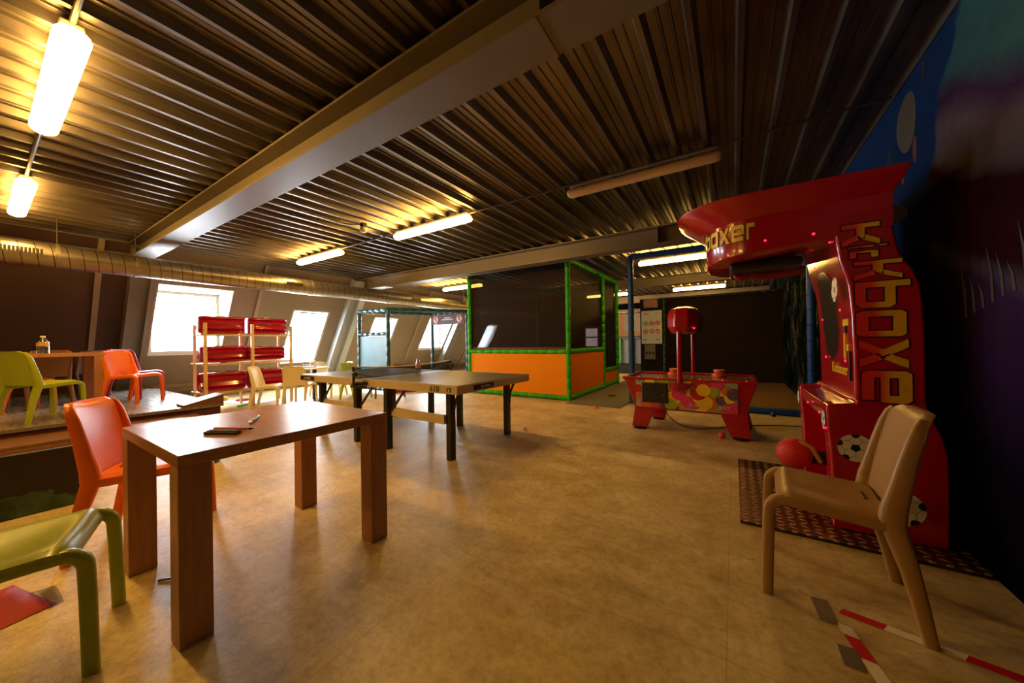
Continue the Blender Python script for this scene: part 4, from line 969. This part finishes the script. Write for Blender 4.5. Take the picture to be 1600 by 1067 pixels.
# legs
for (xa, xb2, ya_, tip) in ((-1.12, -0.86, 4.76, -0.08), (-0.15, 0.13, 4.74, 0.10), (-1.02, -0.80, 5.45, -0.05), (-0.08, 0.13, 5.45, 0.05)):
    b = MB(); top = [(xa, ya_), (xb2, ya_), (xb2, ya_+0.14), (xa, ya_+0.14)]
    lo = [(xa+tip*0.5, ya_-0.01), (xa+tip*0.5+0.19, ya_-0.01), (xa+tip*0.5+0.19, ya_+0.10), (xa+tip*0.5, ya_+0.10)]
    if tip > 0: lo = [(x+0.06, y) for x, y in lo]
    b.ringloft([[Vector((x, y, 0.025)) for x, y in lo], [Vector((x, y, 0.30)) for x, y in top]])
    lg = rel(b, ao).build('leg', REDM, ah, bevel=0.01)
    b = MB(); cxx = (lo[0][0]+lo[1][0])/2; b.lathe([(0.085, 0), (0.085, 0.012), (0.05, 0.026)], c=(cxx, ya_+0.04, 0), n=20); rel(b, ao).build('foot', DARK, lg)
# overhead score drum on two poles
b = MB(); b.tube([(-0.565, AY0-0.02, 0.60), (-0.565, AY0-0.02, 1.36)], 0.030, 16); b.lathe([(0.0, 0), (0.07, 0.01), (0.12, 0.06), (0.135, 0.11), (0.03, 0.115)], c=(-0.565, AY0-0.005, 0.525), n=20)
rel(b, ao).build('score_pole', REDM, ah, ang=50)
b = MB(); b.tube([(-0.50, AY1, 0.60), (-0.50, AY1, 1.36)], 0.026, 16); rel(b, ao).build('score_pole', REDM, ah, ang=50)
rings = []
for q, zz in ((0.55, 1.235), (0.80, 1.255), (0.97, 1.32), (1.0, 1.41), (0.97, 1.49), (0.86, 1.545), (0.55, 1.575)):
    rings.append([Vector((-0.53+0.175*q*sx_, 5.15+0.55*q**0.5*sy_, zz)) for sx_, sy_ in ((-0.45, -1), (0.45, -1), (1, -0.72), (1, 0.72), (0.45, 1), (-0.45, 1), (-1, 0.72), (-1, -0.72))])
b = MB(); b.ringloft(rings); dr = rel(b, ao).build('score_drum', REDM, ah, bevel=0.02, ang=25)
b = MB(); b.sphere((-0.40, 4.68, 1.30), 0.012, 8); rel(b, ao).build('score_light', LEDR, dr)
GM = 'orange pushers on the air hockey table'
pm = mat('orange_pusher', (0.8, 0.12, 0.03), 0.4)
for x, lb in ((-0.72, 'orange pusher behind the pole on the air hockey table'), (-0.17, 'orange pusher at the right side of the air hockey table')):
    t = thing('air_hockey_pusher', lb, 'pusher', (x, 5.42, AZ-0.027), 0, GM)
    MB().lathe([(0.085, 0), (0.09, 0.005), (0.09, 0.03), (0.08, 0.035)], n=24).build('disc', pm, t)
    MB().lathe([(0.06, 0.035), (0.07, 0.09), (0.06, 0.095), (0.03, 0.09)], n=24).build('grip', pm, t)
b = MB(); pts = [(-0.83, 5.0, 0.27), (-0.70, 5.03, 0.10), (-0.55, 5.05, 0.02), (-0.30, 5.15, 0.008), (0.05, 5.5, 0.008), (0.45, 5.75, 0.008), (0.80, 5.85, 0.008), (1.0, 5.9, 0.008)]
cu = bpy.data.curves.new('c', 'CURVE'); 
sm = []
for i in range(len(pts)-1):
    for q in range(5):
        t = q/5; p0, p1, p2, p3 = [Vector(pts[max(0, min(len(pts)-1, i+j))]) for j in (-1, 0, 1, 2)]
        sm.append(0.5*((2*p1)+(-p0+p2)*t+(2*p0-5*p1+4*p2-p3)*t*t+(-p0+3*p1-3*p2+p3)*t**3))
sm.append(Vector(pts[-1])); sm = [Vector((p.x, p.y, max(p.z, 0.007))) for p in sm]
tag(MB().tube(sm, 0.006, 6).build('power_cable', RUBBER), 'black cable hanging under the air hockey table and along the floor', 'cable')

# =================================================================== DIAMOND PLATE
def plate():
    root = thing('diamond_plate', 'aluminium diamond plate on the floor under the red boxing machine', 'floor plate', (0.52, 3.27, 0))
    MB().bb(-0.50, 0.51, -0.66, 0.67, 0, 0.016).build('backing', RUBBER, root, smooth=False)
    m, nt, b = base_mat('chequer_plate', 0.36, 0.8)
    tc = nt.nodes.new('ShaderNodeTexCoord'); v = tc.outputs['Object']; sp = nt.nodes.new('ShaderNodeSeparateXYZ'); nt.links.new(v, sp.inputs[0])
    px, py = mth(nt, 'DIVIDE', mth(nt, 'ADD', sp.outputs[0], 5), 0.060), mth(nt, 'DIVIDE', mth(nt, 'ADD', sp.outputs[1], 5), 0.048)
    par = mth(nt, 'MODULO', mth(nt, 'ADD', mth(nt, 'FLOOR', px), mth(nt, 'FLOOR', py)), 2)
    sg = mth(nt, 'SUBTRACT', mth(nt, 'MULTIPLY', mth(nt, 'GREATER_THAN', par, 0.5), 2), 1)
    lx = mth(nt, 'MULTIPLY', mth(nt, 'SUBTRACT', mth(nt, 'FRACT', px), 0.5), 0.060)
    ly = mth(nt, 'MULTIPLY', mth(nt, 'MULTIPLY', mth(nt, 'SUBTRACT', mth(nt, 'FRACT', py), 0.5), 0.048), sg)
    aa = mth(nt, 'ADD', mth(nt, 'MULTIPLY', lx, 0.78), mth(nt, 'MULTIPLY', ly, 0.62)); bb_ = mth(nt, 'SUBTRACT', mth(nt, 'MULTIPLY', ly, 0.78), mth(nt, 'MULTIPLY', lx, 0.62))
    dd = mth(nt, 'ADD', mth(nt, 'DIVIDE', mth(nt, 'ABSOLUTE', aa), 0.028), mth(nt, 'DIVIDE', mth(nt, 'ABSOLUTE', bb_), 0.012))
    hgt = mth(nt, 'SUBTRACT', 1.0, dd, True); msk = mth(nt, 'LESS_THAN', dd, 1.0)
    n = noise_node(nt, v, 5, 4); msk2 = mth(nt, 'MULTIPLY', msk, mth(nt, 'ADD', n.outputs['Fac'], 0.3), True)
    nt.links.new(mixc(nt, msk2, (0.16, 0.075, 0.04), (0.95, 0.80, 0.60)), b.inputs['Base Color'])
    bp = nt.nodes.new('ShaderNodeBump'); bp.inputs['Strength'].default_value = 0.8; bp.inputs['Distance'].default_value = 0.006
    nt.links.new(hgt, bp.inputs['Height']); nt.links.new(bp.outputs[0], b.inputs['Normal'])
    MB().bb(-0.50, 0.51, -0.66, 0.67, 0.016, 0.021).build('sheet', m, root, smooth=False)
plate()

# =================================================================== BOXING MACHINE
km = thing('boxing_machine', 'tall glossy red arcade kick and punch machine with yellow lettering', 'arcade machine', (0.7, 3.25, 0.021)); ko = (0.7, 3.25, 0.021)
KY0, KY1 = 2.79, 3.72
def prxz(poly, y0, y1): return MB().prism(poly, lambda x, z: Vector((x, y0, z)), lambda x, z: Vector((x, y1, z)))
# base: two cheeks, a deck, a back wall
def basepoly(x0): return [(x0, 0.021), (0.955, 0.021), (0.958, 0.30), (0.955, 0.52), (0.935, 0.62), (0.895, 0.72), (0.878, 0.80), (0.60, 0.80), (0.592, 0.775), (0.50, 0.765), (0.466, 0.752), (0.468, 0.65), (0.480, 0.52), (0.486, 0.38)]
rel(prxz(basepoly(0.49), KY0, KY0+0.13), ko).build('base_cheek', REDM, km, bevel=0.016, seg=3)
KB1 = 3.90
rel(prxz(basepoly(0.49), KB1-0.13, KB1), ko).build('base_cheek', REDM, km, bevel=0.016, seg=3)
rel(prxz([(0.62, 0.021), (0.94, 0.021), (0.94, 0.60), (0.88, 0.79), (0.60, 0.79), (0.592, 0.76), (0.475, 0.745), (0.48, 0.66), (0.56, 0.54), (0.62, 0.50)], KY0+0.12, KB1-0.12), ko).build('base_body', REDM, km, bevel=0.008)
b = MB(); b.bb(0.36, 0.64, KY0+0.20, KB1-0.25, 0.021, 0.06); rel(b, ko).build('foot_plate', mat('red_paint_dull', (0.36, 0.012, 0.016), 0.5), km, bevel=0.01)
# column, curved back edge, extruded from the photographed outline
col = [(0.594, 0.79), (0.592, 1.05), (0.585, 1.30), (0.574, 1.46), (0.560, 1.53), (0.536, 1.62), (0.522, 1.72), (0.514, 1.795),
       (0.757, 1.795), (0.765, 1.78), (0.778, 1.68), (0.800, 1.60), (0.835, 1.54), (0.862, 1.46), (0.872, 1.35), (0.878, 1.20), (0.880, 1.0), (0.880, 0.79)]
rel(prxz(col, KY0, KY1), ko).build('column', REDM, km, bevel=0.018, seg=3)
# head: plan outline with a rounded nose
def plan(off=0.0, nose=-0.20, back=0.757, n=14):
    ycc = (KY0+KY1)/2; hw = (KY1-KY0)/2+off; xs = 0.14
    pts = [(back+off, ycc-hw)]
    pts.append((xs, ycc-hw))
    a_len = xs-nose+off
    for i in range(1, n):
        a = PI/2*(i/n); pts.append((xs-a_len*math.sin(a)**0.9 if a > 0 else xs, ycc-hw*math.cos(a)**0.75))
    pts.append((nose-off, ycc))
    m_ = pts[2:-1]
    pts += [(x, 2*ycc-y) for x, y in reversed(m_)]+[(xs, ycc+hw), (back+off, ycc+hw)]
    return pts
def headloft(levels_, name, m, bev=0.0):
    rings = []
    for (off, nose, zf, zb) in levels_:   # zf: height at nose, zb: height at back
        pl = plan(off, nose)
        rings.append([Vector((x, y, zf+(zb-zf)*((x-nose)/(0.757-nose)))) for x, y in pl])
    return rel(MB().ringloft(rings), ko).build(name, m, km, bevel=bev, ang=40)
headloft([(-0.02, -0.15, 1.70, 1.785), (0.003, -0.17, 1.715, 1.79), (0.003, -0.17, 1.79, 1.90), (0.004, -0.175, 1.80, 1.90), (0.004, -0.175, 1.965, 1.985)], 'head', REDM, 0.006)
headloft([(0.004, -0.18, 1.955, 1.975), (0.012, -0.20, 1.975, 1.99), (0.035, -0.25, 2.03, 2.03), (0.06, -0.31, 2.09, 2.095), (0.065, -0.32, 2.115, 2.105), (0.03, -0.28, 2.12, 2.115)], 'crown', REDM, 0.005)
b = MB(); b.bb(-0.02, 0.40, 3.0, 3.5, 1.66, 1.72); rel(b, ko).build('bag_housing', DARK, km, bevel=0.02)
b = MB(); b.tube([(0.02, 3.25, 1.68), (0.22, 3.25, 1.64), (0.42, 3.25, 1.66)], 0.035, 10); b.lathe([(0.05, -0.05), (0.06, 0), (0.05, 0.05)], c=(0.06, 3.25, 1.67), axis=(0, 1, 0)); rel(b, ko).build('folded_bag_arm', mat('deep_red', (0.25, 0.01, 0.01), 0.4), km)
b = MB(); b.lathe([(0.03, -0.02), (0.055, -0.015), (0.055, 0.015), (0.03, 0.02)], c=(0.82, 3.0, 1.90), axis=(0, 1, 0), n=20); b.bb(0.755, 0.82, 2.99, 3.01, 1.89, 1.92); rel(b, ko).build('pulley', mat('grey_pulley', (0.30, 0.28, 0.22), 0.5), km)
# LEDs
def led(p, ax=(0, -1, 0), r=0.008):
    b = MB(); b.lathe([(r, 0), (r*0.9, 0.004), (r*0.5, 0.007)], c=p, axis=ax, n=12); rel(b, ko).build('indicator_light', LEDR, km)
for p in ((0.18, KY0+0.0, 1.80), (0.42, KY0-0.002, 1.80), (-0.02, KY0+0.085, 1.745), (-0.165, 3.2, 1.745)): led(p)
for p in ((0.515, 2.90, 1.76), (0.55, 2.86, 1.33), (0.575, 2.88, 1.02), (0.582, 3.45, 1.02), (0.52, 3.40, 1.68), (0.575, 3.5, 1.30), (0.47, 2.87, 0.60), (0.47, 3.0, 0.675), (0.47, 3.42, 0.675)): led(p, (-1, 0, 0))
# soccer ball decals
def soccer(origin, ux, uz, r, parent, name='football_decal'):
    b = MB(); o = Vector(origin); ux, uz = Vector(ux), Vector(uz); nn = ux.cross(uz).normalized()
    def P2(x, z, k=0): return o+ux*x*r+uz*z*r+nn*(0.0004*k+0.0008)
    n = 40; b.add([P2(math.cos(2*PI*a/n), math.sin(2*PI*a/n)) for a in range(n)], [tuple(range(n))], WHITE)
    b.add([P2(0.30*math.cos(PI/2+2*PI*a/5+PI), 0.30*math.sin(PI/2+2*PI*a/5+PI), 1) for a in range(5)], [tuple(range(5))], BLACKP)
    for q in range(5):
        a0 = PI/2+2*PI*q/5
        pl = [(0.98, a0-0.27), (1.0, a0-0.13), (1.0, a0), (1.0, a0+0.13), (0.98, a0+0.27), (0.80, a0+0.20), (0.70, a0), (0.80, a0-0.20)]
        b.add([P2(rr*math.cos(a), rr*math.sin(a), 1) for rr, a in pl], [tuple(range(8))], BLACKP)
        a1 = a0+PI
        for (r0, t0, r1, t1) in ((0.30, a1, 0.62, a1), (0.62, a1, 0.80, a1-0.40), (0.62, a1, 0.80, a1+0.40)):
            p, q2 = Vector((r0*math.cos(t0), r0*math.sin(t0))), Vector((r1*math.cos(t1), r1*math.sin(t1))); d = (q2-p).normalized(); w = Vector((-d.y, d.x))*0.012
            b.add([P2(*(p-w), 1), P2(*(q2-w), 1), P2(*(q2+w), 1), P2(*(p+w), 1)], [(0, 1, 2, 3)], BLACKP)
    return rel(b, ko).build(name, None, parent, smooth=False)
soccer((0.593, KY0-0.001, 0.513), (1, 0, 0), (0, 0, 1), 0.080, km)
soccer((0.775, KY0-0.001, 0.205), (1, 0, 0), (0, 0, 1), 0.095, km)
soccer((0.463, KY0+0.065, 0.66), (0, -1, 0), (0, 0, 1), 0.055, km)
soccer((0.463, KB1-0.065, 0.66), (0, -1, 0), (0, 0, 1), 0.055, km)
soccer((0.532, 2.90, 1.46), (0, -1, 0), (0, 0, 1), 0.075, km)
soccer((-0.235, 3.12, 2.055), Vector((0.15, -1, 0)).normalized(), Vector((-0.35, 0, 0.93)), 0.05, km)
# blocky lettering, each glyph a set of polygons in a unit cell (x right, y up), with holes given as separate dark shapes
def glyph_mat():
    m, nt, b = base_mat('red_yellow_lettering', 0.3)
    at = nt.nodes.new('ShaderNodeAttribute'); at.attribute_name = 'height'
    r = ramp(nt, [(0.0, (0.72, 0.02, 0.02)), (0.38, (0.75, 0.05, 0.01)), (0.60, (0.78, 0.45, 0.01)), (1.0, (0.78, 0.52, 0.01))])
    nt.links.new(at.outputs['Fac'], r.inputs[0]); nt.links.new(r.outputs[0], b.inputs['Base Color']); b.inputs['Coat Weight'].default_value = 0.3
    return m
GLY = glyph_mat()
YEL = mat('yellow_lettering', (0.85, 0.56, 0.02), 0.3)
T = 0.20
GL_ = {  # quads (list of polygons)
 'K': [[(0, 0), (T, 0), (T, 1), (0, 1)], [(T, .40), (.50, .40), (.72, .60), (.72, .62), (T, .62)], [(.50, .62), (.72, .56), (.98, 1), (.76, 1)], [(.50, .40), (.72, .46), (.98, 0), (.74, 0), (.48, .42)]],
 'i': [[(0, 0), (T, 0), (T, .66), (0, .66)], [(0, .80), (T, .80), (T, 1), (0, 1)]],
 'c': [[(0, 0), (.7, 0), (.7, T), (0, T)], [(0, T), (T, T), (T, .62), (0, .62)], [(0, .62), (.7, .62), (.7, .82), (.1, .82)]],
 'b': [[(0, 0), (T, 0), (T, 1), (0, 1)], [(T, 0), (.75, 0), (.9, .12), (.9, T), (T, T)], [(.9, T), (.9, .55), (.7, .55), (.7, T)], [(T, .55), (.9, .55), (.9, .65), (.8, .74), (T, .74)]],
 'o': [[(.08, 0), (.82, 0), (.9, .08), (.9, T), (0, T), (0, .08)], [(0, T), (T, T), (T, .58), (0, .58)], [(.7, T), (.9, T), (.9, .58), (.7, .58)], [(0, .58), (.9, .58), (.9, .70), (.82, .78), (.08, .78), (0, .70)]],
 'x': [[(0, 0), (.26, 0), (.58, .39), (.32, .39)], [(.32, .39), (.58, .39), (.26, .78), (0, .78)], [(.45, .30), (.64, 0), (.9, 0), (.58, .44)], [(.45, .48), (.58, .34), (.9, .78), (.64, .78)]],
 'e': [[(.08, 0), (.85, 0), (.85, T), (0, T), (0, .08)], [(0, T), (T, T), (T, .58), (0, .58)], [(0, .58), (.9, .58), (.9, .70), (.82, .78), (.08, .78), (0, .70)], [(.7, .44), (.9, .44), (.9, .58), (.7, .58)], [(T, .30), (.9, .30), (.9, .44), (T, .44)]],
 'r': [[(0, 0), (T, 0), (T, .78), (0, .78)], [(T, .58), (.68, .58), (.68, .78), (T, .78)]],
}
def lettering(seq, fn, m, parent, name, outline=None, ox=0.0):
    # seq: (char, x0, x1) in text coordinates; fn(tx, ty, lift) -> world
    b = MB(); hs = []; ob = MB()
    for ch, x0, x1, y0, y1 in seq:
        for poly in GL_[ch]:
            cxp = sum(p[0] for p in poly)/len(poly); cyp = sum(p[1] for p in poly)/len(poly)
            # subdivide the long edges so that strokes follow curved panels
            pts = []
            for i in range(len(poly)):
                a, c = poly[i], poly[(i+1) % len(poly)]
                for q in range(4): pts.append((a[0]+(c[0]-a[0])*q/4, a[1]+(c[1]-a[1])*q/4))
            n = len(pts); vs = [(cxp, cyp)]+pts
            W2 = [fn(x0+(x1-x0)*p[0]/0.9, y0+(y1-y0)*p[1], 0.0016) for p in vs]
            b.add(W2, [(0, 1+i, 1+(i+1) % n) for i in range(n)], m); hs += [p[1] if ch in 'Ki' else p[1]/0.82 for p in vs]
            if outline:
                g = outline
                def gro(p):
                    dx, dy = p[0]-cxp, p[1]-cyp
                    mx_ = max(abs(q[0]-cxp) for q in poly); my_ = max(abs(q[1]-cyp) for q in poly)
                    sg = 1 if x1 > x0 else -1
                    return (x0+(x1-x0)*p[0]/0.9+sg*g*dx/mx_, y0+(y1-y0)*p[1]+g*dy/my_)
                W3 = [fn(*gro(p), 0.0008) for p in vs]; ob.add(W3, [(0, 1+i, 1+(i+1) % n) for i in range(n)])
    o = rel(b, ko).build(name, None, parent, smooth=False)
    at = o.data.attributes.new('height', 'FLOAT', 'POINT'); at.data.foreach_set('value', hs)
    if outline: rel(ob, ko).build(name+'_outline', BLACKP, parent, smooth=False)
# side text reads downwards: tx -> -z, ty -> +x
def side(tx, ty, l): 
    z = tx; return Vector((ty, KY0-l, z))
seq = [('K', 1.822, 1.705, 0.545, 0.706), ('i', 1.690, 1.655, 0.572, 0.735), ('c', 1.662, 1.610, 0.578, 0.725), ('K', 1.600, 1.500, 0.596, 0.792), ('b', 1.480, 1.330, 0.600, 0.822), ('o', 1.312, 1.165, 0.603, 0.862), ('x', 1.150, 0.985, 0.612, 0.868), ('e', 0.970, 0.790, 0.622, 0.880)]
# lower-case bodies only reach 0.78 of the cell, so stretch the cell
def side_fn(tx, ty, l): return Vector((ty, KY0-0.0035-l, tx))
lettering([(c, a, e, y0, y1) for c, a, e, y0, y1 in seq], side_fn, GLY, km, 'side_lettering', 0.006, 0.0)
# crown lettering along the curved nose: measured along the plan outline
pl = plan(0.004, -0.18)
half = pl[:len(pl)//2+1]
cum = [0]
for i in range(1, len(half)): cum.append(cum[-1]+math.dist(half[i], half[i-1]))
def along(s):
    s = max(0, min(cum[-1]-1e-6, s))
    for i in range(len(cum)-1):
        if cum[i+1] >= s:
            t = (s-cum[i])/(cum[i+1]-cum[i]); a, c = half[i], half[i+1]
            p = Vector((a[0]+(c[0]-a[0])*t, a[1]+(c[1]-a[1])*t)); d = (Vector(c)-Vector(a)).normalized(); return p, Vector((d.y, -d.x))
sEnd = 0.60
def head_fn(tx, ty, l):
    # tx grows to the viewer's right, so arc length shrinks
    p, n = along(cum[1]-0.02+(-tx)); 
    out = Vector((-n.x, -n.y)) if (n.y > 0) else n
    ctr = Vector((0.3, 3.25)); o2_ = (p-ctr).normalized(); nn = n if n.dot(o2_) > 0 else -n
    return Vector((p.x+nn.x*(l+0.002), p.y+nn.y*(l+0.002), 1.822+ty))
hx = -0.02; sq = []
for ch, wd in reversed([('K', .07), ('i', .02), ('c', .05), ('K', .07), ('b', .075), ('o', .075), ('x', .075), ('e', .075), ('r', .06)]):
    sq.append((ch, hx-wd, hx, 0.0, 0.125 if ch in 'Ki' else 0.14)); hx -= wd+0.014
lettering(sq, head_fn, YEL, km, 'crown_lettering', 0.004)
# front display panel: silver recess, digits, stickers, coin parts
ptsP = [(3.05, 1.52), (3.15, 1.60), (3.30, 1.63), (3.45, 1.60), (3.52, 1.50), (3.50, 1.2), (3.44, 1.06), (3.30, 1.00), (3.16, 1.06), (3.08, 1.2)]
def colx(z):
    t = [(0.79, 0.594), (1.05, 0.592), (1.30, 0.585), (1.46, 0.574), (1.53, 0.560), (1.62, 0.536), (1.8, 0.512)]
    for (a, xa), (c, xc) in zip(t, t[1:]):
        if z <= c: return xa+(xc-xa)*(z-a)/(c-a)
    return 0.512
b = MB(); b.prism(ptsP, lambda y, z: Vector((colx(z)-0.006, y, z)), lambda y, z: Vector((colx(z)+0.02, y, z))); dp = rel(b, ko).build('display_panel', mat('mirror_panel', (0.35, 0.30, 0.22), 0.12, 0.9), km)
b = MB(); b.bb(0.560, 0.575, 3.18, 3.30, 1.38, 1.47); rel(b, ko).build('digit_window', RUBBER, dp, smooth=False)
b = MB()
for yy in (3.205, 3.255):
    for z in (1.395, 1.425, 1.455): b.bb(0.5585, 0.5600, yy-0.015, yy+0.015, z-0.003, z+0.003)
    b.bb(0.5585, 0.56, yy-0.018, yy-0.013, 1.395, 1.455); b.bb(0.5585, 0.56, yy+0.013, yy+0.018, 1.395, 1.455)
rel(b, ko).build('score_digits', LEDR, dp, smooth=False)
b = MB()
for (y0_, y1_, z0_, z1_, m_) in ((2.86, 2.98, 1.235, 1.275, YEL), (2.93, 2.965, 1.03, 1.19, YEL), (2.86, 2.90, 1.08, 1.12, YEL)): b.bb(0.582, 0.5865 if z0_ > 1.2 else 0.590, y0_, y1_, z0_, z1_, m_)
rel(b, ko).build('sticker', None, km, smooth=False)
b = MB(); b.bb(0.580, 0.592, 2.835, 2.85, 0.90, 1.08); b.bb(0.578, 0.590, 2.91, 2.96, 1.19, 1.235); rel(b, ko).build('coin_slot', DARK, km, bevel=0.003)
text_mesh('Kickboxer', 0.095, YEL, 'front_lettering', 0.0015, parent=km, mw=mw_(Vector((0.590, 3.12, 0.955))-Vector(ko), (0, -1, 0), (0, 0, 1)))
# kick ball on its arm
b = MB(); b.tube([(0.62, 3.40, 0.30), (0.55, 3.40, 0.27), (0.44, 3.40, 0.27)], 0.05, 12); arm = rel(b, ko).build('ball_arm', RUBBER, km)
b = MB(); b.sphere((0.375, 3.38, 0.285), 0.112, 32); rel(b, ko).build('kick_ball', REDB, km)
b = MB(); b.tube([(0.40, 3.32, 0.40), (0.47, 3.30, 0.36), (0.52, 3.31, 0.26)], 0.014, 8); rel(b, ko).build('strap', mat('ochre_strap', (0.45, 0.32, 0.10), 0.6), km)

# =================================================================== FLOOR ITEMS
def ball(x, y, r, m, label, name='toy_ball'):
    o = MB().sphere((0, 0, 0), r, 20).build(name, m); o.location = (x, y, r); tag(o, label, 'ball')
ball(-0.13, 4.72, 0.038, REDB, 'small red ball on the floor in front of the air hockey table')
ball(0.48, 6.42, 0.035, BLUEP, 'small dark blue ball by the blue court rail')
o = MB().prism([(0, 0), (0.16, -0.03), (0.2, 0.02), (0.1, 0.07), (0.02, 0.05)], lambda x, y: Vector((x, y, 0)), lambda x, y: Vector((x, y, 0.016))).build('orange_scrap', mat('orange_scrap', (0.8, 0.30, 0.03), 0.5)); o.location = (-2.18, 5.84, 0); tag(o, 'orange scrap lying at the carpet edge', 'scrap')
b = MB(); b.sphere((0, 0, 0.012), 0.06, 12, sc=(1.4, 0.5, 0.2)); o = b.build('black_slipper', RUBBER); o.location = (-2.15, 7.2, 0.012); tag(o, 'small black slipper on the grey carpet', 'shoe')
b = MB(); rn = random.Random(3)
vs = []
for i in range(9):
    a = 2*PI*i/9; r = 0.035*(0.6+0.6*rn.random()); vs.append((r*math.cos(a), r*math.sin(a), 0.004+0.03*rn.random()))
b.add(vs+[(0, 0, 0.05)], [(i, (i+1) % 9, 9) for i in range(9)]+[tuple(range(9))]); o = b.build('crumpled_paper', mat('pink_paper', (0.8, 0.2, 0.25), 0.5), smooth=False); o.location = (-2.33, 3.92, 0); tag(o, 'crumpled pink paper by the table tennis table leg', 'paper')
o = MB().tube([(-0.06, 0, 0.005), (0.0, 0.012, 0.007), (0.06, 0.0, 0.005)], 0.005, 6).build('twig', mat('dark_twig', (0.05, 0.025, 0.015), 0.7)); o.location = (-2.36, 0.52, 0); o.rotation_euler = (0, 0, 0.55); tag(o, 'short dark stick on the floor under the near table', 'stick')
# red shoe-bag with black mesh at the left edge
t = thing('mesh_bag', 'red drawstring bag with black mesh corner on the floor at bottom left', 'bag', (-2.78, 0.09, 0), 0.25)
def bagf(u, v):
    x = -0.20+0.40*u; y = -0.10+0.16*v
    return Vector((x, y, 0.004+0.050*math.sin(PI*min(1, u*1.0))*math.sin(PI*v)**0.7+0.010*math.sin(11*u+5*v)*math.sin(PI*u)*math.sin(PI*v)))
b = MB(); b.grid(bagf, 16, 10); b.build('cloth', mat('red_cloth', (0.42, 0.008, 0.02), 0.65), t)
b = MB(); b.grid(lambda u, v: Vector((0.0+0.22*u, 0.035+0.08*v*(1-u*0.5), 0.006+0.045*math.sin(PI*u)*(1-v*0.5))), 10, 6); b.build('mesh_corner', net_mat('black_mesh', (0.03, 0.02, 0.02), 0.6), t)
# barrier tape on the floor
def tape(path, wd, cols_, segs_, label, name='barrier_tape'):
    b = MB(); P0, P1 = Vector(path[0]), Vector(path[1]); d = (P1-P0).normalized(); n = Vector((-d.y, d.x)); L = (P1-P0).length; s = 0; k = 0
    while s < L:
        e = min(L, s+segs_[k % len(segs_)]); sk = wd*0.35
        q = [P0+d*s+n*wd/2+d*sk, P0+d*e+n*wd/2+d*sk, P0+d*e-n*wd/2, P0+d*s-n*wd/2]
        b.add([(v.x, v.y, 0.0015) for v in q], [(0, 1, 2, 3)], cols_[k % len(cols_)]); s = e; k += 1
    o = b.build(name, None, smooth=False); tag(o, label, 'tape'); return o
TR = mat('tape_red', (0.62, 0.012, 0.03), 0.35); TW = mat('tape_white', (0.85, 0.78, 0.60), 0.4); TG = mat('duct_tape_grey', (0.16, 0.125, 0.08), 0.35)
tape([(0.36, 1.985), (1.03, 1.865)], 0.042, [TR, TW], (0.13, 0.20, 0.30, 0.2), 'red and white barrier tape across the floor under the tan chair')
tape([(0.355, 1.90), (0.42, 1.60)], 0.045, [TW, TR, TW], (0.06, 0.11, 0.2), 'red and white barrier tape running toward the bottom edge')
o = MB().prism([(0.0, 0), (0.055, -0.01), (0.085, 0.135), (0.03, 0.145)], lambda x, y: Vector((x, y, 0.002)), lambda x, y: Vector((x, y, 0.0032))).build('grey_tape_patch', TG, smooth=False); o.location = (0.285, 1.875, 0); o.rotation_euler = (0, 0, 0.28); tag(o, 'grey duct tape patch at the corner of the barrier tape', 'tape')
o = MB().prism([(0.0, 0), (0.055, -0.01), (0.075, 0.09), (0.02, 0.10)], lambda x, y: Vector((x, y, 0.002)), lambda x, y: Vector((x, y, 0.0032))).build('grey_tape_patch', TG, smooth=False); o.location = (0.315, 1.66, 0); o.rotation_euler = (0, 0, 0.2); tag(o, 'grey duct tape patch at the bottom edge of the picture', 'tape')
